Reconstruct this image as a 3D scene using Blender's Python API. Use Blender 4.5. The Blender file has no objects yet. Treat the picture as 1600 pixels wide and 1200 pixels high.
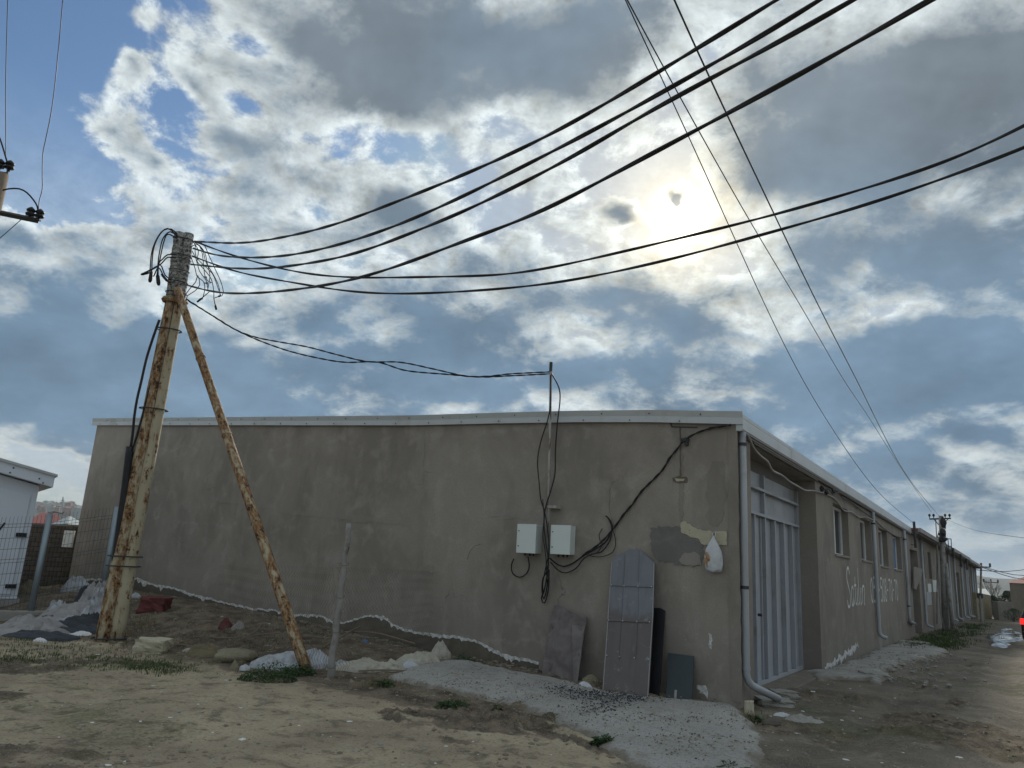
import bpy, math, random
import numpy as np
from mathutils import Vector, Matrix
random.seed(7)
rs = np.random.RandomState(5)
sc = bpy.context.scene
COL = sc.collection
R = math.radians

# ------------------------------------------------------------------ camera
CF, PITCH, ROLL, EYE = 1165.0, R(13.4), R(3.3), 1.6
F_ = Vector((0, math.cos(PITCH), math.sin(PITCH)))
U0 = Vector((0, -math.sin(PITCH), math.cos(PITCH)))
R0 = Vector((1, 0, 0))
R_ = math.cos(ROLL)*R0 + math.sin(ROLL)*U0
U_ = -math.sin(ROLL)*R0 + math.cos(ROLL)*U0
CAM = Vector((0, 0, EYE))
cd = bpy.data.cameras.new('camera')
cd.sensor_width = 36; cd.lens = 36*CF/1600
cd.clip_start = 0.05; cd.clip_end = 12000
cam = bpy.data.objects.new('camera', cd)
cam.matrix_world = Matrix(((R_.x, U_.x, -F_.x, 0), (R_.y, U_.y, -F_.y, 0), (R_.z, U_.z, -F_.z, EYE), (0, 0, 0, 1)))
COL.objects.link(cam); sc.camera = cam
sc.render.resolution_x = 1024; sc.render.resolution_y = 768
sc.render.engine = 'CYCLES'
sc.view_settings.view_transform = 'Standard'
sc.view_settings.look = 'None'
sc.view_settings.exposure = 0.18

def ray(px, py):
    return ((px-800)*R_ - (py-600)*U_ + CF*F_).normalized()
def azel(px, py):
    d = ray(px, py)
    return math.atan2(d.x, d.y), math.asin(d.z)
SUN_AZ, SUN_EL = azel(1062, 337)
SUN = ray(1062, 337)

# ------------------------------------------------------------------ node helper
class NG:
    def __init__(s, nt): s.nt = nt; s.n = nt.nodes; s.l = nt.links
    def put(s, sock, v):
        if v is None: return
        if isinstance(v, bpy.types.NodeSocket): s.l.new(v, sock)
        else: sock.default_value = v
    def m(s, op, a, b=None, c=None, clamp=False):
        n = s.n.new('ShaderNodeMath'); n.operation = op; n.use_clamp = clamp
        s.put(n.inputs[0], a); s.put(n.inputs[1], b)
        if c is not None: s.put(n.inputs[2], c)
        return n.outputs[0]
    def v(s, op, a, b=None, scale=None):
        n = s.n.new('ShaderNodeVectorMath'); n.operation = op
        s.put(n.inputs[0], a); s.put(n.inputs[1], b)
        if scale is not None: s.put(n.inputs['Scale'], scale)
        return n.outputs['Value'] if op in ('DOT_PRODUCT', 'LENGTH', 'DISTANCE') else n.outputs[0]
    def sep(s, a):
        n = s.n.new('ShaderNodeSeparateXYZ'); s.put(n.inputs[0], a); return n.outputs
    def comb(s, x, y, z=0.0):
        n = s.n.new('ShaderNodeCombineXYZ'); s.put(n.inputs[0], x); s.put(n.inputs[1], y); s.put(n.inputs[2], z); return n.outputs[0]
    def noise(s, vec, scale, detail=4, rough=.5, dist=0.0, col=False, lac=2.0):
        n = s.n.new('ShaderNodeTexNoise'); s.put(n.inputs['Vector'], vec)
        n.inputs['Scale'].default_value = scale; n.inputs['Detail'].default_value = detail
        n.inputs['Roughness'].default_value = rough; n.inputs['Distortion'].default_value = dist
        n.inputs['Lacunarity'].default_value = lac
        return n.outputs['Color'] if col else n.outputs['Fac']
    def vor(s, vec, scale, feature='F1', rnd=1.0):
        n = s.n.new('ShaderNodeTexVoronoi'); s.put(n.inputs['Vector'], vec); n.feature = feature
        n.inputs['Scale'].default_value = scale; n.inputs['Randomness'].default_value = rnd
        return n
    def ss(s, x, a, b, lo=0.0, hi=1.0):
        n = s.n.new('ShaderNodeMapRange'); n.interpolation_type = 'SMOOTHSTEP'
        s.put(n.inputs[0], x); n.inputs[1].default_value = a; n.inputs[2].default_value = b
        n.inputs[3].default_value = lo; n.inputs[4].default_value = hi
        return n.outputs[0]
    def ramp(s, x, stops, interp='LINEAR'):
        n = s.n.new('ShaderNodeValToRGB'); cr = n.color_ramp; cr.interpolation = interp
        while len(cr.elements) > 1: cr.elements.remove(cr.elements[-1])
        cr.elements[0].position = stops[0][0]; cr.elements[0].color = (*stops[0][1], 1)
        for p, c in stops[1:]:
            e = cr.elements.new(p); e.color = (*c, 1)
        s.put(n.inputs[0], x); return n.outputs[0]
    def mix(s, f, a, b, mode='MIX'):
        n = s.n.new('ShaderNodeMix'); n.data_type = 'RGBA'; n.blend_type = mode
        s.put(n.inputs[0], f)
        for k, v in ((6, a), (7, b)):
            if isinstance(v, tuple) and len(v) == 3: v = (*v, 1)
            s.put(n.inputs[k], v)
        return n.outputs[2]
    def bump(s, h, strength=.3, dist=.02, normal=None):
        n = s.n.new('ShaderNodeBump'); s.put(n.inputs['Height'], h)
        n.inputs['Strength'].default_value = strength; n.inputs['Distance'].default_value = dist
        if normal is not None: s.put(n.inputs['Normal'], normal)
        return n.outputs[0]

# ------------------------------------------------------------------ sky
def K(x): return tuple(((v/255.0)/12.92 if v/255.0 <= .04045 else ((v/255.0+.055)/1.055)**2.4) for v in x)
W = bpy.data.worlds.new('World'); sc.world = W; W.use_nodes = True
nt = W.node_tree; nt.nodes.clear(); g = NG(nt)
tc = nt.nodes.new('ShaderNodeTexCoord')
D = g.v('NORMALIZE', tc.outputs['Generated'])
dx, dy, dz = g.sep(D)
az = g.m('ARCTAN2', dx, dy)
el = g.m('ARCSINE', dz)
azc = g.m('MULTIPLY', az, g.m('COSINE', g.m('MULTIPLY', el, .75)))
zz = g.m('ADD', g.m('MAXIMUM', dz, 0.0), .42)
pl = g.comb(g.m('DIVIDE', dx, zz), g.m('DIVIDE', dy, zz), 0.0)
szz = SUN.z+.42
tosun = g.v('SUBTRACT', (SUN.x/szz, SUN.y/szz, 0), pl)
tsn = g.v('NORMALIZE', tosun)
pl2 = g.v('ADD', pl, g.v('SCALE', tsn, scale=.018))
# large-scale warp of the coordinates so the cloud masses get ragged outlines
wv = g.v('SUBTRACT', g.noise(pl, 4.5, 4, .6, col=True), (.5, .5, .5))
wx, wy, wz_ = g.sep(wv)
wv = g.comb(g.m('MULTIPLY', wx, .13), g.m('MULTIPLY', wy, .10), 0.0)
ae = g.v('ADD', g.comb(azc, el, 0.0), wv)
BL = [
 # blue gaps (negative)
 (80, 120, 330, 300, -1.3), (215, 60, 110, 150, -.5), (240, 200, 110, 130, -.5), (420, 85, 80, 40, -.5), (330, 330, 90, 60, -.3),
 (745, 195, 90, 90, -.6), (500, 215, 60, 40, -.3), (100, 300, 180, 120, -.3), (270, 150, 60, 50, -.4),
 # bright puffs in the blue
 (270, 110, 150, 200, -.55), (370, 170, 110, 60, -.6), (400, 70, 60, 60, -.4), (300, 235, 90, 50, -.5), (560, 130, 60, 30, -.4), (520, 230, 50, 40, -.5),
 (188, 205, 170, 120, 1.35), (312, 133, 120, 80, 1.25), (207, 92, 75, 85, 1.3), (240, 15, 110, 70, .9), (365, 200, 70, 50, .5), (240, 245, 60, 30, .6),
 # dark masses, top
 (700, 40, 560, 170, 1.0), (560, 95, 250, 110, .6), (900, 110, 260, 110, .75), (640, 165, 220, 90, .75), (1050, 20, 120, 90, .2),
 (1400, 140, 420, 230, 1.15), (1290, 250, 260, 110, .7), (1560, 200, 200, 200, .6), (1180, 120, 120, 160, .35),
 # puffy middle left
 (430, 200, 160, 130, .35), (340, 290, 200, 90, .35), (470, 280, 140, 90, .3), (600, 330, 120, 80, .35),
 # grey-blue bars middle
 (110, 375, 190, 80, .65), (40, 390, 120, 60, .5), (150, 350, 120, 50, .3),
 (90, 545, 380, 170, 1.1), (60, 620, 380, 110, .8), (230, 560, 120, 80, .3),
 (190, 490, 70, 60, -.5), (330, 440, 200, 70, -.2),
 (480, 500, 170, 70, .7), (350, 560, 130, 70, .4), (380, 640, 420, 110, .5), (720, 500, 250, 110, .95), (640, 600, 460, 110, .7),
 (600, 320, 130, 50, .3), (650, 350, 160, 60, .5), (760, 400, 200, 70, .5),
 (960, 480, 130, 70, .7), (1060, 500, 170, 85, .95), (1010, 570, 200, 90, .8), (870, 600, 200, 60, .5),
 (930, 530, 90, 60, -.6), (1150, 560, 150, 60, -.35), (840, 620, 140, 35, -.3),
 (975, 318, 74, 34, 1.15), (1066, 298, 42, 30, 1.7), (1200, 270, 70, 30, .5),
 (700, 560, 330, 80, .5), (560, 470, 120, 60, .4), (1080, 640, 200, 40, .6), (850, 470, 120, 60, .4), (1130, 700, 200, 40, .3), (330, 620, 160, 60, .5), (780, 200, 100, 60, -.4), (860, 300, 90, 60, -.4), (600, 240, 60, 30, -.4), (400, 150, 60, 40, -.5), (450, 250, 50, 30, -.4),
 (1420, 600, 420, 120, .2), (1250, 715, 300, 40, .25), (500, 600, 300, 50, .15), (700, 640, 300, 26, -.3), (1150, 620, 200, 40, -.3), (1400, 640, 200, 24, -.3), (300, 590, 140, 50, -.35), (420, 540, 90, 40, -.3), (820, 520, 60, 60, -.4), (1350, 500, 200, 40, -.4), (1300, 690, 200, 24, -.3),
 # right hand grey bars
 (1400, 395, 320, 90, 1.0), (1250, 390, 180, 60, .4), (1570, 430, 200, 110, .9), (1500, 520, 240, 60, .25),
 (1440, 480, 240, 55, -.65), (1560, 350, 120, 60, -.4), (1330, 330, 260, 60, -.3),
 (1370, 560, 420, 140, .9), (1520, 610, 380, 110, .8), (1250, 640, 260, 60, .5), (1500, 690, 300, 70, .45),
 (1120, 420, 160, 80, -.2), (1010, 350, 260, 200, -.3), (850, 320, 200, 160, -.15),
 (1390, 670, 200, 40, -.3), (1200, 700, 160, 40, -.25), (1560, 640, 150, 40, -.2),
 (1420, 740, 420, 50, .35), (1500, 800, 360, 45, .35), (1520, 853, 300, 26, -.45), (1350, 740, 200, 30, -.2),
 (60, 740, 400, 110, -.9), (100, 690, 260, 30, .4), (30, 665, 260, 40, -.2),
]
acc = None
sph = []
for cx, cy, rx, ry, am in BL:
    a, e = azel(cx, cy)
    n = nt.nodes.new('ShaderNodeMapping'); n.vector_type = 'POINT'
    sx, sy = CF/rx*.98, CF/ry*.98
    n.inputs['Location'].default_value = (-a*math.cos(.75*e)*sx, -e*sy, 0)
    n.inputs['Scale'].default_value = (sx, sy, 0)
    nt.links.new(ae, n.inputs[0])
    q = nt.nodes.new('ShaderNodeTexGradient'); q.gradient_type = 'QUADRATIC_SPHERE'
    nt.links.new(n.outputs[0], q.inputs[0])
    if cy > 440 and am > 0: am *= 1.12
    if am < 0 and cx > 150: am *= .7
    acc = g.m('MULTIPLY_ADD', q.outputs['Fac'], am*1.05, acc if acc is not None else 0.0)
n1 = g.noise(pl, 8.0, 9, .64, .15)
n2 = g.noise(pl2, 8.0, 6, .64, .15)
nb = g.noise(pl, 2.4, 2, .5)
front = g.ss(dy, -.1, .5)
sunamt = g.m('MAXIMUM', g.v('DOT_PRODUCT', D, tuple(SUN)), 0.0)
base = g.m('MULTIPLY_ADD', g.m('SUBTRACT', nb, .5), .9, .25)
T0 = g.m('ADD', g.m('ADD', base, g.ss(el, .02, .30, .36, 0.0)), acc)
T = g.m('MULTIPLY_ADD', g.m('SUBTRACT', n1, .5), 2.7, T0)
T2 = g.m('MULTIPLY_ADD', g.m('SUBTRACT', n2, .5), 2.7, T0)
low = g.ss(el, .0, .22, 1.0, 0.0)
cover = g.ss(T, -.08, .34)
thick = g.ss(T, .16, .98)
relief = g.m('MULTIPLY', g.m('SUBTRACT', T, T2), g.ss(el, .12, .4, .4, 1.0))
relief = g.m('MINIMUM', g.m('MAXIMUM', relief, -.35), .5)
# cloud colours: white where thin, grey underneath where thick
white = g.mix(low, K((204, 213, 215)), K((184, 192, 192)))
grey = g.mix(g.ss(el, .25, .55), K((104, 130, 153)), K((118, 130, 140)))
cc = g.mix(thick, white, grey)
cc = g.mix(g.m('MULTIPLY', thick, g.m('MULTIPLY', g.ss(nb, .35, .7), .5)), cc, K((104, 126, 146)))
nv = g.m('ADD', g.noise(pl, 4.2, 4, .6), g.m('MULTIPLY', nb, .6))
cc = g.v('SCALE', cc, scale=g.m('ADD', 1.0, g.m('MULTIPLY', g.m('SUBTRACT', nv, .77), g.m('MULTIPLY', thick, 1.1))))
rl = g.m('MULTIPLY', g.m('MULTIPLY', relief, g.ss(thick, .25, .95, 1.0, .12)), g.ss(sunamt, .5, 1.0, .9, 1.3))
cc = g.v('SCALE', cc, scale=g.m('ADD', 1.0, rl))
# light scattered forward around the sun through thin cloud
s1 = g.m('POWER', sunamt, 60.0); s2 = g.m('POWER', sunamt, 420.0); s3 = g.m('POWER', sunamt, 3400.0)
thin = g.ss(T, .1, 1.3, 1.0, .10)
glow = g.v('ADD', g.v('SCALE', (.20, .17, .10), scale=s1), g.v('SCALE', (.62, .48, .23), scale=s2))
glow = g.v('SCALE', g.v('ADD', glow, g.v('SCALE', (5, 4.6, 3.6), scale=s3)), scale=thin)
cc = g.v('ADD', cc, glow)
hz = g.ss(el, -.02, .13, 1.0, 0.0)
warm = g.ss(az, -.75, -.3, 1.0, 0.0)
hcol = g.mix(warm, K((146, 163, 176)), K((186, 184, 166)))
cc = g.mix(g.m('MULTIPLY', hz, .75), cc, hcol)
sky = nt.nodes.new('ShaderNodeTexSky'); sky.sky_type = 'NISHITA'; sky.sun_disc = False
sky.sun_elevation = SUN_EL; sky.sun_rotation = SUN_AZ
sky.air_density = 1.3; sky.dust_density = .6; sky.ozone_density = 2.2
skyc = g.v('MINIMUM', g.v('MULTIPLY', sky.outputs[0], (.8, .95, 1.12)), (4.2, 5.4, 7.0))
skyc = g.v('ADD', skyc, g.v('ADD', g.v('SCALE', (3.6, 2.6, 1.0), scale=s1), g.v('SCALE', (6, 5, 3), scale=s2)))
bs = nt.nodes.new('ShaderNodeBackground'); g.put(bs.inputs[0], skyc); bs.inputs[1].default_value = .075
bc = nt.nodes.new('ShaderNodeBackground'); g.put(bc.inputs[0], cc); bc.inputs[1].default_value = 1.0
mx = nt.nodes.new('ShaderNodeMixShader')
veil = g.m('MULTIPLY', g.m('ADD', g.ss(el, .22, .52, .62, .0), g.m('MULTIPLY', s1, .35)), g.ss(g.noise(pl, 3.1, 3, .6), .25, .7, .55, 1.0))
g.put(mx.inputs[0], g.m('MAXIMUM', g.m('MAXIMUM', cover, g.m('MINIMUM', veil, .8)), g.m('MULTIPLY', hz, .8)))
g.l.new(bs.outputs[0], mx.inputs[1]); g.l.new(bc.outputs[0], mx.inputs[2])
wo = nt.nodes.new('ShaderNodeOutputWorld'); g.l.new(mx.outputs[0], wo.inputs[0])
W.cycles.sampling_method = 'MANUAL'; W.cycles.sample_map_resolution = 1024

sl = bpy.data.lights.new('sun', 'SUN'); sl.energy = 3.2; sl.angle = R(6.0); sl.color = (1, .93, .80)
so = bpy.data.objects.new('sun', sl); COL.objects.link(so)
so.rotation_euler = (-SUN).to_track_quat('-Z', 'Y').to_euler()

# ------------------------------------------------------------------ frames of the place
YAW = R(33.3)
Sd = Vector((math.sin(YAW), math.cos(YAW), 0)); Nd = Vector((math.cos(YAW), -math.sin(YAW), 0))
_r = ray(1156.5, 1108); P0 = CAM+_r*(-EYE/_r.z); P0.z = 0.0
ROTZ = -YAW
def L(lx, ly, z): return P0 + Nd*float(lx) + Sd*float(ly) + Vector((0, 0, float(z)))
def toL(q): d = q-P0; return Vector((d.dot(Nd), d.dot(Sd), q.z))
def hitplane(px, py, P, n):
    d = ray(px, py); return CAM + d*((P-CAM).dot(n)/d.dot(n))
def WPT(px, py, off=0.0): return hitplane(px, py, P0-off*Sd, Sd)      # on the gable wall, off metres in front of it
def SPT(px, py, off=0.0): return hitplane(px, py, P0+off*Nd, Nd)      # on the street wall
def VP(px, py, A, B):
    d = Vector((B.x-A.x, B.y-A.y, 0)); return hitplane(px, py, A, Vector((d.y, -d.x, 0)).normalized())
def HD(px, py, hd):
    d = ray(px, py); return CAM + d*(hd/math.hypot(d.x, d.y))

# numpy value noise
_tab = rs.rand(256, 256)
def vnoise(x, y):
    x = np.asarray(x, float); y = np.asarray(y, float)
    xi = np.floor(x).astype(int); yi = np.floor(y).astype(int); fx = x-xi; fy = y-yi
    fx = fx*fx*(3-2*fx); fy = fy*fy*(3-2*fy)
    a = _tab[xi & 255, yi & 255]; b = _tab[(xi+1) & 255, yi & 255]; c = _tab[xi & 255, (yi+1) & 255]; d = _tab[(xi+1) & 255, (yi+1) & 255]
    return (a*(1-fx)+b*fx)*(1-fy)+(c*(1-fx)+d*fx)*fy
def fbm(x, y, o=4, r=.5):
    s = 0; a = 1; t = 0
    for i in range(o):
        s = s+a*vnoise(x*2**i+17.3*i, y*2**i+9.1*i); t += a; a *= r
    return s/t
def sstep(a, b, x):
    t = np.clip((x-a)/(b-a), 0, 1); return t*t*(3-2*t)
def gz0(x, y):
    x = np.asarray(x, float); y = np.asarray(y, float)
    lx = (x-P0.x)*Nd.x+(y-P0.y)*Nd.y; ly = (x-P0.x)*Sd.x+(y-P0.y)*Sd.y
    s = -lx; d = np.maximum(-ly, 0)
    hb = np.interp(s, [0, 3, 4.7, 7.6, 10, 13.8, 16.4, 22], [0, .11, .16, .36, .46, .55, .46, .3])
    h = hb*(1-sstep(.2, 3.4, d))*sstep(-30, -12, -s+0*d)
    h = np.where(ly > 0, hb*(1-sstep(0, 3, ly)), h)
    st = np.interp(ly, [0, 5, 12, 19, 50, 90], [0, 0, -.06, -.18, -.25, -.9])*sstep(-3, 0, lx+0*ly)
    r = np.hypot(x, y)
    far = -26*sstep(60, 500, r)
    return h+st+far
def gbump(x, y):
    r = np.hypot(x, y)
    b = (fbm(x*.9, y*.9, 3)-.5)*.07+(fbm(x*4.1+3, y*4.1, 4, .6)-.5)*.045
    # trampled clods / wheel ruts in the yard
    lx = (x-P0.x)*Nd.x+(y-P0.y)*Nd.y; ly = (x-P0.x)*Sd.x+(y-P0.y)*Sd.y
    m = sstep(.52, .70, fbm(x*.55+40, y*.8+11, 3))
    b = b+m*(np.abs(fbm(x*7+5, y*7+2, 3, .65)-.5))*.19
    tm_ = track(x, y)*sstep(.35, .6, fbm(x*1.3+8, y*1.3, 3)); b = b+tm_*((np.abs(fbm(x*8+1, y*8+6, 3, .65)-.5))*.26-.03)
    for o in (1.35, 2.75):
        w = lx-o-.12*np.sin(ly*.5)
        b = b-.035*np.exp(-(w/.17)**2)*(lx > 0)
    return b*np.clip(1.3-r/60, 0, 1)
def gz(x, y): return gz0(x, y)
def _gp(px, py): d = ray(px, py); t = -EYE/d.z; return (d.x*t, d.y*t)
TRK = [[_gp(*p) for p in l] for l in ([(605, 1112), (700, 1116), (800, 1130), (900, 1160), (980, 1190), (1060, 1225)], [(610, 1120), (660, 1140), (720, 1165), (790, 1195), (850, 1230)], [(640, 1085), (720, 1105), (800, 1122), (860, 1140)], [(1330, 1100), (1420, 1080), (1500, 1050), (1545, 1020)], [(1290, 1160), (1420, 1130), (1540, 1080)])]
def track(x, y):
    x = np.asarray(x, float); y = np.asarray(y, float); m = np.zeros(np.broadcast(x, y).shape)
    for l in TRK:
        for (xa, ya), (xb, yb) in zip(l[:-1], l[1:]):
            ex, ey = xb-xa, yb-ya; t = np.clip(((x-xa)*ex+(y-ya)*ey)/(ex*ex+ey*ey), 0, 1)
            m = np.maximum(m, np.exp(-(np.hypot(x-xa-t*ex, y-ya-t*ey)/.15)**2))
    return m
def onground(px, py, dz=0.0):
    d = ray(px, py); t = 1.0
    for i in range(4000):
        q = CAM+d*t
        if q.z < float(gz0(q.x, q.y))+dz: break
        t += .02+t*.002
    lo, hi = t-.02-t*.003, t
    for i in range(20):
        mid = (lo+hi)/2; q = CAM+d*mid
        if q.z < float(gz0(q.x, q.y))+dz: hi = mid
        else: lo = mid
    return CAM+d*hi

# ------------------------------------------------------------------ mesh helpers
class MB:
    def __init__(s): s.v = []; s.f = []
    def add(s, vs, fs):
        k = len(s.v); s.v += [tuple(v) for v in vs]; s.f += [tuple(i+k for i in f) for f in fs]; return s
    def hexa(s, c):   # 8 corners: 4 bottom then 4 top, same order
        return s.add(c, [(0, 3, 2, 1), (4, 5, 6, 7), (0, 1, 5, 4), (1, 2, 6, 5), (2, 3, 7, 6), (3, 0, 4, 7)])
    def box(s, a, b, T=None):
        (x0, y0, z0), (x1, y1, z1) = a, b
        c = [(x0, y0, z0), (x1, y0, z0), (x1, y1, z0), (x0, y1, z0), (x0, y0, z1), (x1, y0, z1), (x1, y1, z1), (x0, y1, z1)]
        return s.hexa([T(*p) if T else p for p in c])
    def prism(s, poly, off):
        n = len(poly); poly = [Vector(p) for p in poly]; off = Vector(off)
        return s.add(poly+[p+off for p in poly], [tuple(range(n))[::-1], tuple(range(n, 2*n))]+[(i, (i+1) % n, n+(i+1) % n, n+i) for i in range(n)])
    def tube(s, pts, r, n=8, caps=True):
        pts = [Vector(p) for p in pts]; m = len(pts)
        rr = r if isinstance(r, (list, tuple)) else [r]*m
        t0 = (pts[1]-pts[0]).normalized(); up = Vector((0, 0, 1)) if abs(t0.z) < .9 else Vector((1, 0, 0))
        a = t0.cross(up).normalized(); vs = []; fs = []
        for i, p in enumerate(pts):
            t = (pts[min(i+1, m-1)]-pts[max(i-1, 0)]).normalized()
            a = (a-t*a.dot(t)); a = a.normalized() if a.length > 1e-6 else t.orthogonal().normalized()
            b = t.cross(a)
            for k in range(n):
                w = 2*math.pi*k/n; vs.append(p+(a*math.cos(w)+b*math.sin(w))*rr[i])
        for i in range(m-1):
            for k in range(n):
                fs.append((i*n+k, i*n+(k+1) % n, (i+1)*n+(k+1) % n, (i+1)*n+k))
        if caps: fs += [tuple(range(n))[::-1], tuple(range((m-1)*n, m*n))]
        return s.add(vs, fs)
    def blob(s, c, r, sub=2, jit=.15, sc3=(1, 1, 1), seed=0):
        import bmesh
        bm = bmesh.new(); bmesh.ops.create_icosphere(bm, subdivisions=sub, radius=1)
        q = random.Random(seed)
        vs = []
        o = [q.uniform(-9, 9) for _ in range(3)]
        for v in bm.verts:
            k = 1+jit*(2*float(vnoise(v.co.x*1.7+o[0]+v.co.z, v.co.y*1.7+o[1]-v.co.z*1.3))-1)*1.6
            vs.append((c[0]+v.co.x*r*k*sc3[0], c[1]+v.co.y*r*k*sc3[1], c[2]+v.co.z*r*k*sc3[2]))
        fs = [tuple(l.vert.index for l in f.loops) for f in bm.faces]; bm.free()
        return s.add(vs, fs)
MW = {}
def world_m(o): return MW[o.name]
def tag(o, label, cat, group=None, kind=None):
    if label: o['label'] = label
    if cat: o['category'] = cat
    if group: o['group'] = group
    if kind: o['kind'] = kind
    return o
def thing(name, label, cat, loc=(0, 0, 0), rotz=0.0, group=None):
    o = bpy.data.objects.new(name, None); COL.objects.link(o); o.empty_display_size = .2
    o.location = loc; o.rotation_euler = (0, 0, rotz)
    MW[o.name] = Matrix.Translation(Vector(loc)) @ Matrix.Rotation(rotz, 4, 'Z')
    return tag(o, label, cat, group)
def obj(name, mb, mat, parent=None, origin=None, rotz=0.0, smooth=False, bevel=0.0, attrs=None):
    """mesh given in world coordinates, stored relative to its parent or its own origin"""
    if parent is not None: M = MW[parent.name]
    else:
        if origin is None:
            a = np.array(mb.v); origin = (float(a[:, 0].mean()), float(a[:, 1].mean()), float(a[:, 2].min()))
        M = Matrix.Translation(Vector(origin)) @ Matrix.Rotation(rotz, 4, 'Z')
    Mi = np.array(M.inverted()); a = np.array(mb.v, float)
    a = a @ Mi[:3, :3].T + Mi[:3, 3]
    me = bpy.data.meshes.new(name); me.from_pydata(a.tolist(), [], mb.f); me.update()
    if smooth: me.polygons.foreach_set('use_smooth', [True]*len(me.polygons))
    if mat: me.materials.append(mat)
    if attrs:
        for k, val in attrs.items():
            at = me.attributes.new(k, 'FLOAT', 'POINT'); at.data.foreach_set('value', np.asarray(val, dtype=np.float32))
    o = bpy.data.objects.new(name, me); COL.objects.link(o)
    if parent is not None: o.parent = parent
    else: o.matrix_world = M; o.location = M.to_translation(); o.rotation_euler = (0, 0, rotz)
    MW[o.name] = M
    if bevel:
        b = o.modifiers.new('bevel', 'BEVEL'); b.width = bevel; b.segments = 2; b.limit_method = 'ANGLE'
    return o
def smooth_path(pts, it=60):
    a = np.array([tuple(p) for p in pts])
    for _ in range(it): a[1:-1] = a[1:-1]*.5+(a[:-2]+a[2:])*.25
    return [Vector(p) for p in a.tolist()]
def obj_split(name, mb, mat, parent, **kw):
    par = list(range(len(mb.v)))
    def find(i):
        while par[i] != i: par[i] = par[par[i]]; i = par[i]
        return i
    for f in mb.f:
        r0 = find(f[0])
        for k in f[1:]: par[find(k)] = r0
    groups = {}
    for i in range(len(mb.v)): groups.setdefault(find(i), []).append(i)
    fcs = {}
    for f in mb.f: fcs.setdefault(find(f[0]), []).append(f)
    out = []
    for k, ids in groups.items():
        mp = {a: b for b, a in enumerate(ids)}; m2 = MB(); m2.add([mb.v[i] for i in ids], [tuple(mp[i] for i in f) for f in fcs.get(k, [])])
        out.append(obj(name, m2, mat, parent, **kw))
    return out
def cat_rom(pts, step=.06):
    pts = [Vector(p) for p in pts]; out = []
    e = [pts[0]*2-pts[1]]+pts+[pts[-1]*2-pts[-2]]
    for i in range(1, len(e)-2):
        p0, p1, p2, p3 = e[i-1:i+3]; n = max(2, int((p2-p1).length/step))
        for k in range(n):
            t = k/n
            out.append(.5*((2*p1)+(p2-p0)*t+(2*p0-5*p1+4*p2-p3)*t*t+(3*p1-p0-3*p2+p3)*t**3))
    out.append(pts[-1]); return out
def twisted(mb, path, r=.011, off=.011, pitch=.45, n=5, strands=2, ph=0.0):
    path = [Vector(p) for p in path]; d = 0; S = [[] for _ in range(strands)]
    for i, p in enumerate(path):
        if i: d += (p-path[i-1]).length
        t = (path[min(i+1, len(path)-1)]-path[max(i-1, 0)]).normalized()
        a = t.cross(Vector((0, 0, 1))); a = a.normalized() if a.length > .05 else Vector((1, 0, 0)); b = t.cross(a)
        for k in range(strands):
            w = 2*math.pi*(d/pitch+k/strands)+ph; S[k].append(p+(a*math.cos(w)+b*math.sin(w))*off)
    for q in S: mb.tube(q, r, n)
    return mb

# ------------------------------------------------------------------ materials
MATS = {}
def mat(name, fn, rough=.8, metal=0.0, spec=.3):
    m = bpy.data.materials.new(name); m.use_nodes = True
    nt = m.node_tree; b = nt.nodes['Principled BSDF']
    b.inputs['Roughness'].default_value = rough; b.inputs['Metallic'].default_value = metal
    b.inputs['Specular IOR Level'].default_value = spec
    g = NG(nt); tcn = nt.nodes.new('ShaderNodeTexCoord'); o = tcn.outputs['Object']
    c, h = fn(g, o, b)
    if c is not None: g.put(b.inputs['Base Color'], (*c, 1) if isinstance(c, tuple) and len(c) == 3 else c)
    if h is not None: g.l.new(h, b.inputs['Normal'])
    MATS[name] = m; return m
def simple(name, c, var=.15, scale=6, rough=.7, metal=0.0, spec=.3, bs=.2, bd=.01, dirt=None):
    def fn(g, o, b):
        n = g.noise(o, scale, 5, .6)
        lo = tuple(x*(1-var) for x in c); hi = tuple(min(1, x*(1+var)) for x in c)
        col = g.mix(n, lo, hi)
        if dirt:
            col = g.mix(g.ss(g.noise(o, scale*.6, 6, .65), .5, .72), col, dirt)
        return col, g.bump(g.noise(o, scale*6, 3), bs, bd)
    return mat(name, fn, rough, metal, spec)

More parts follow.
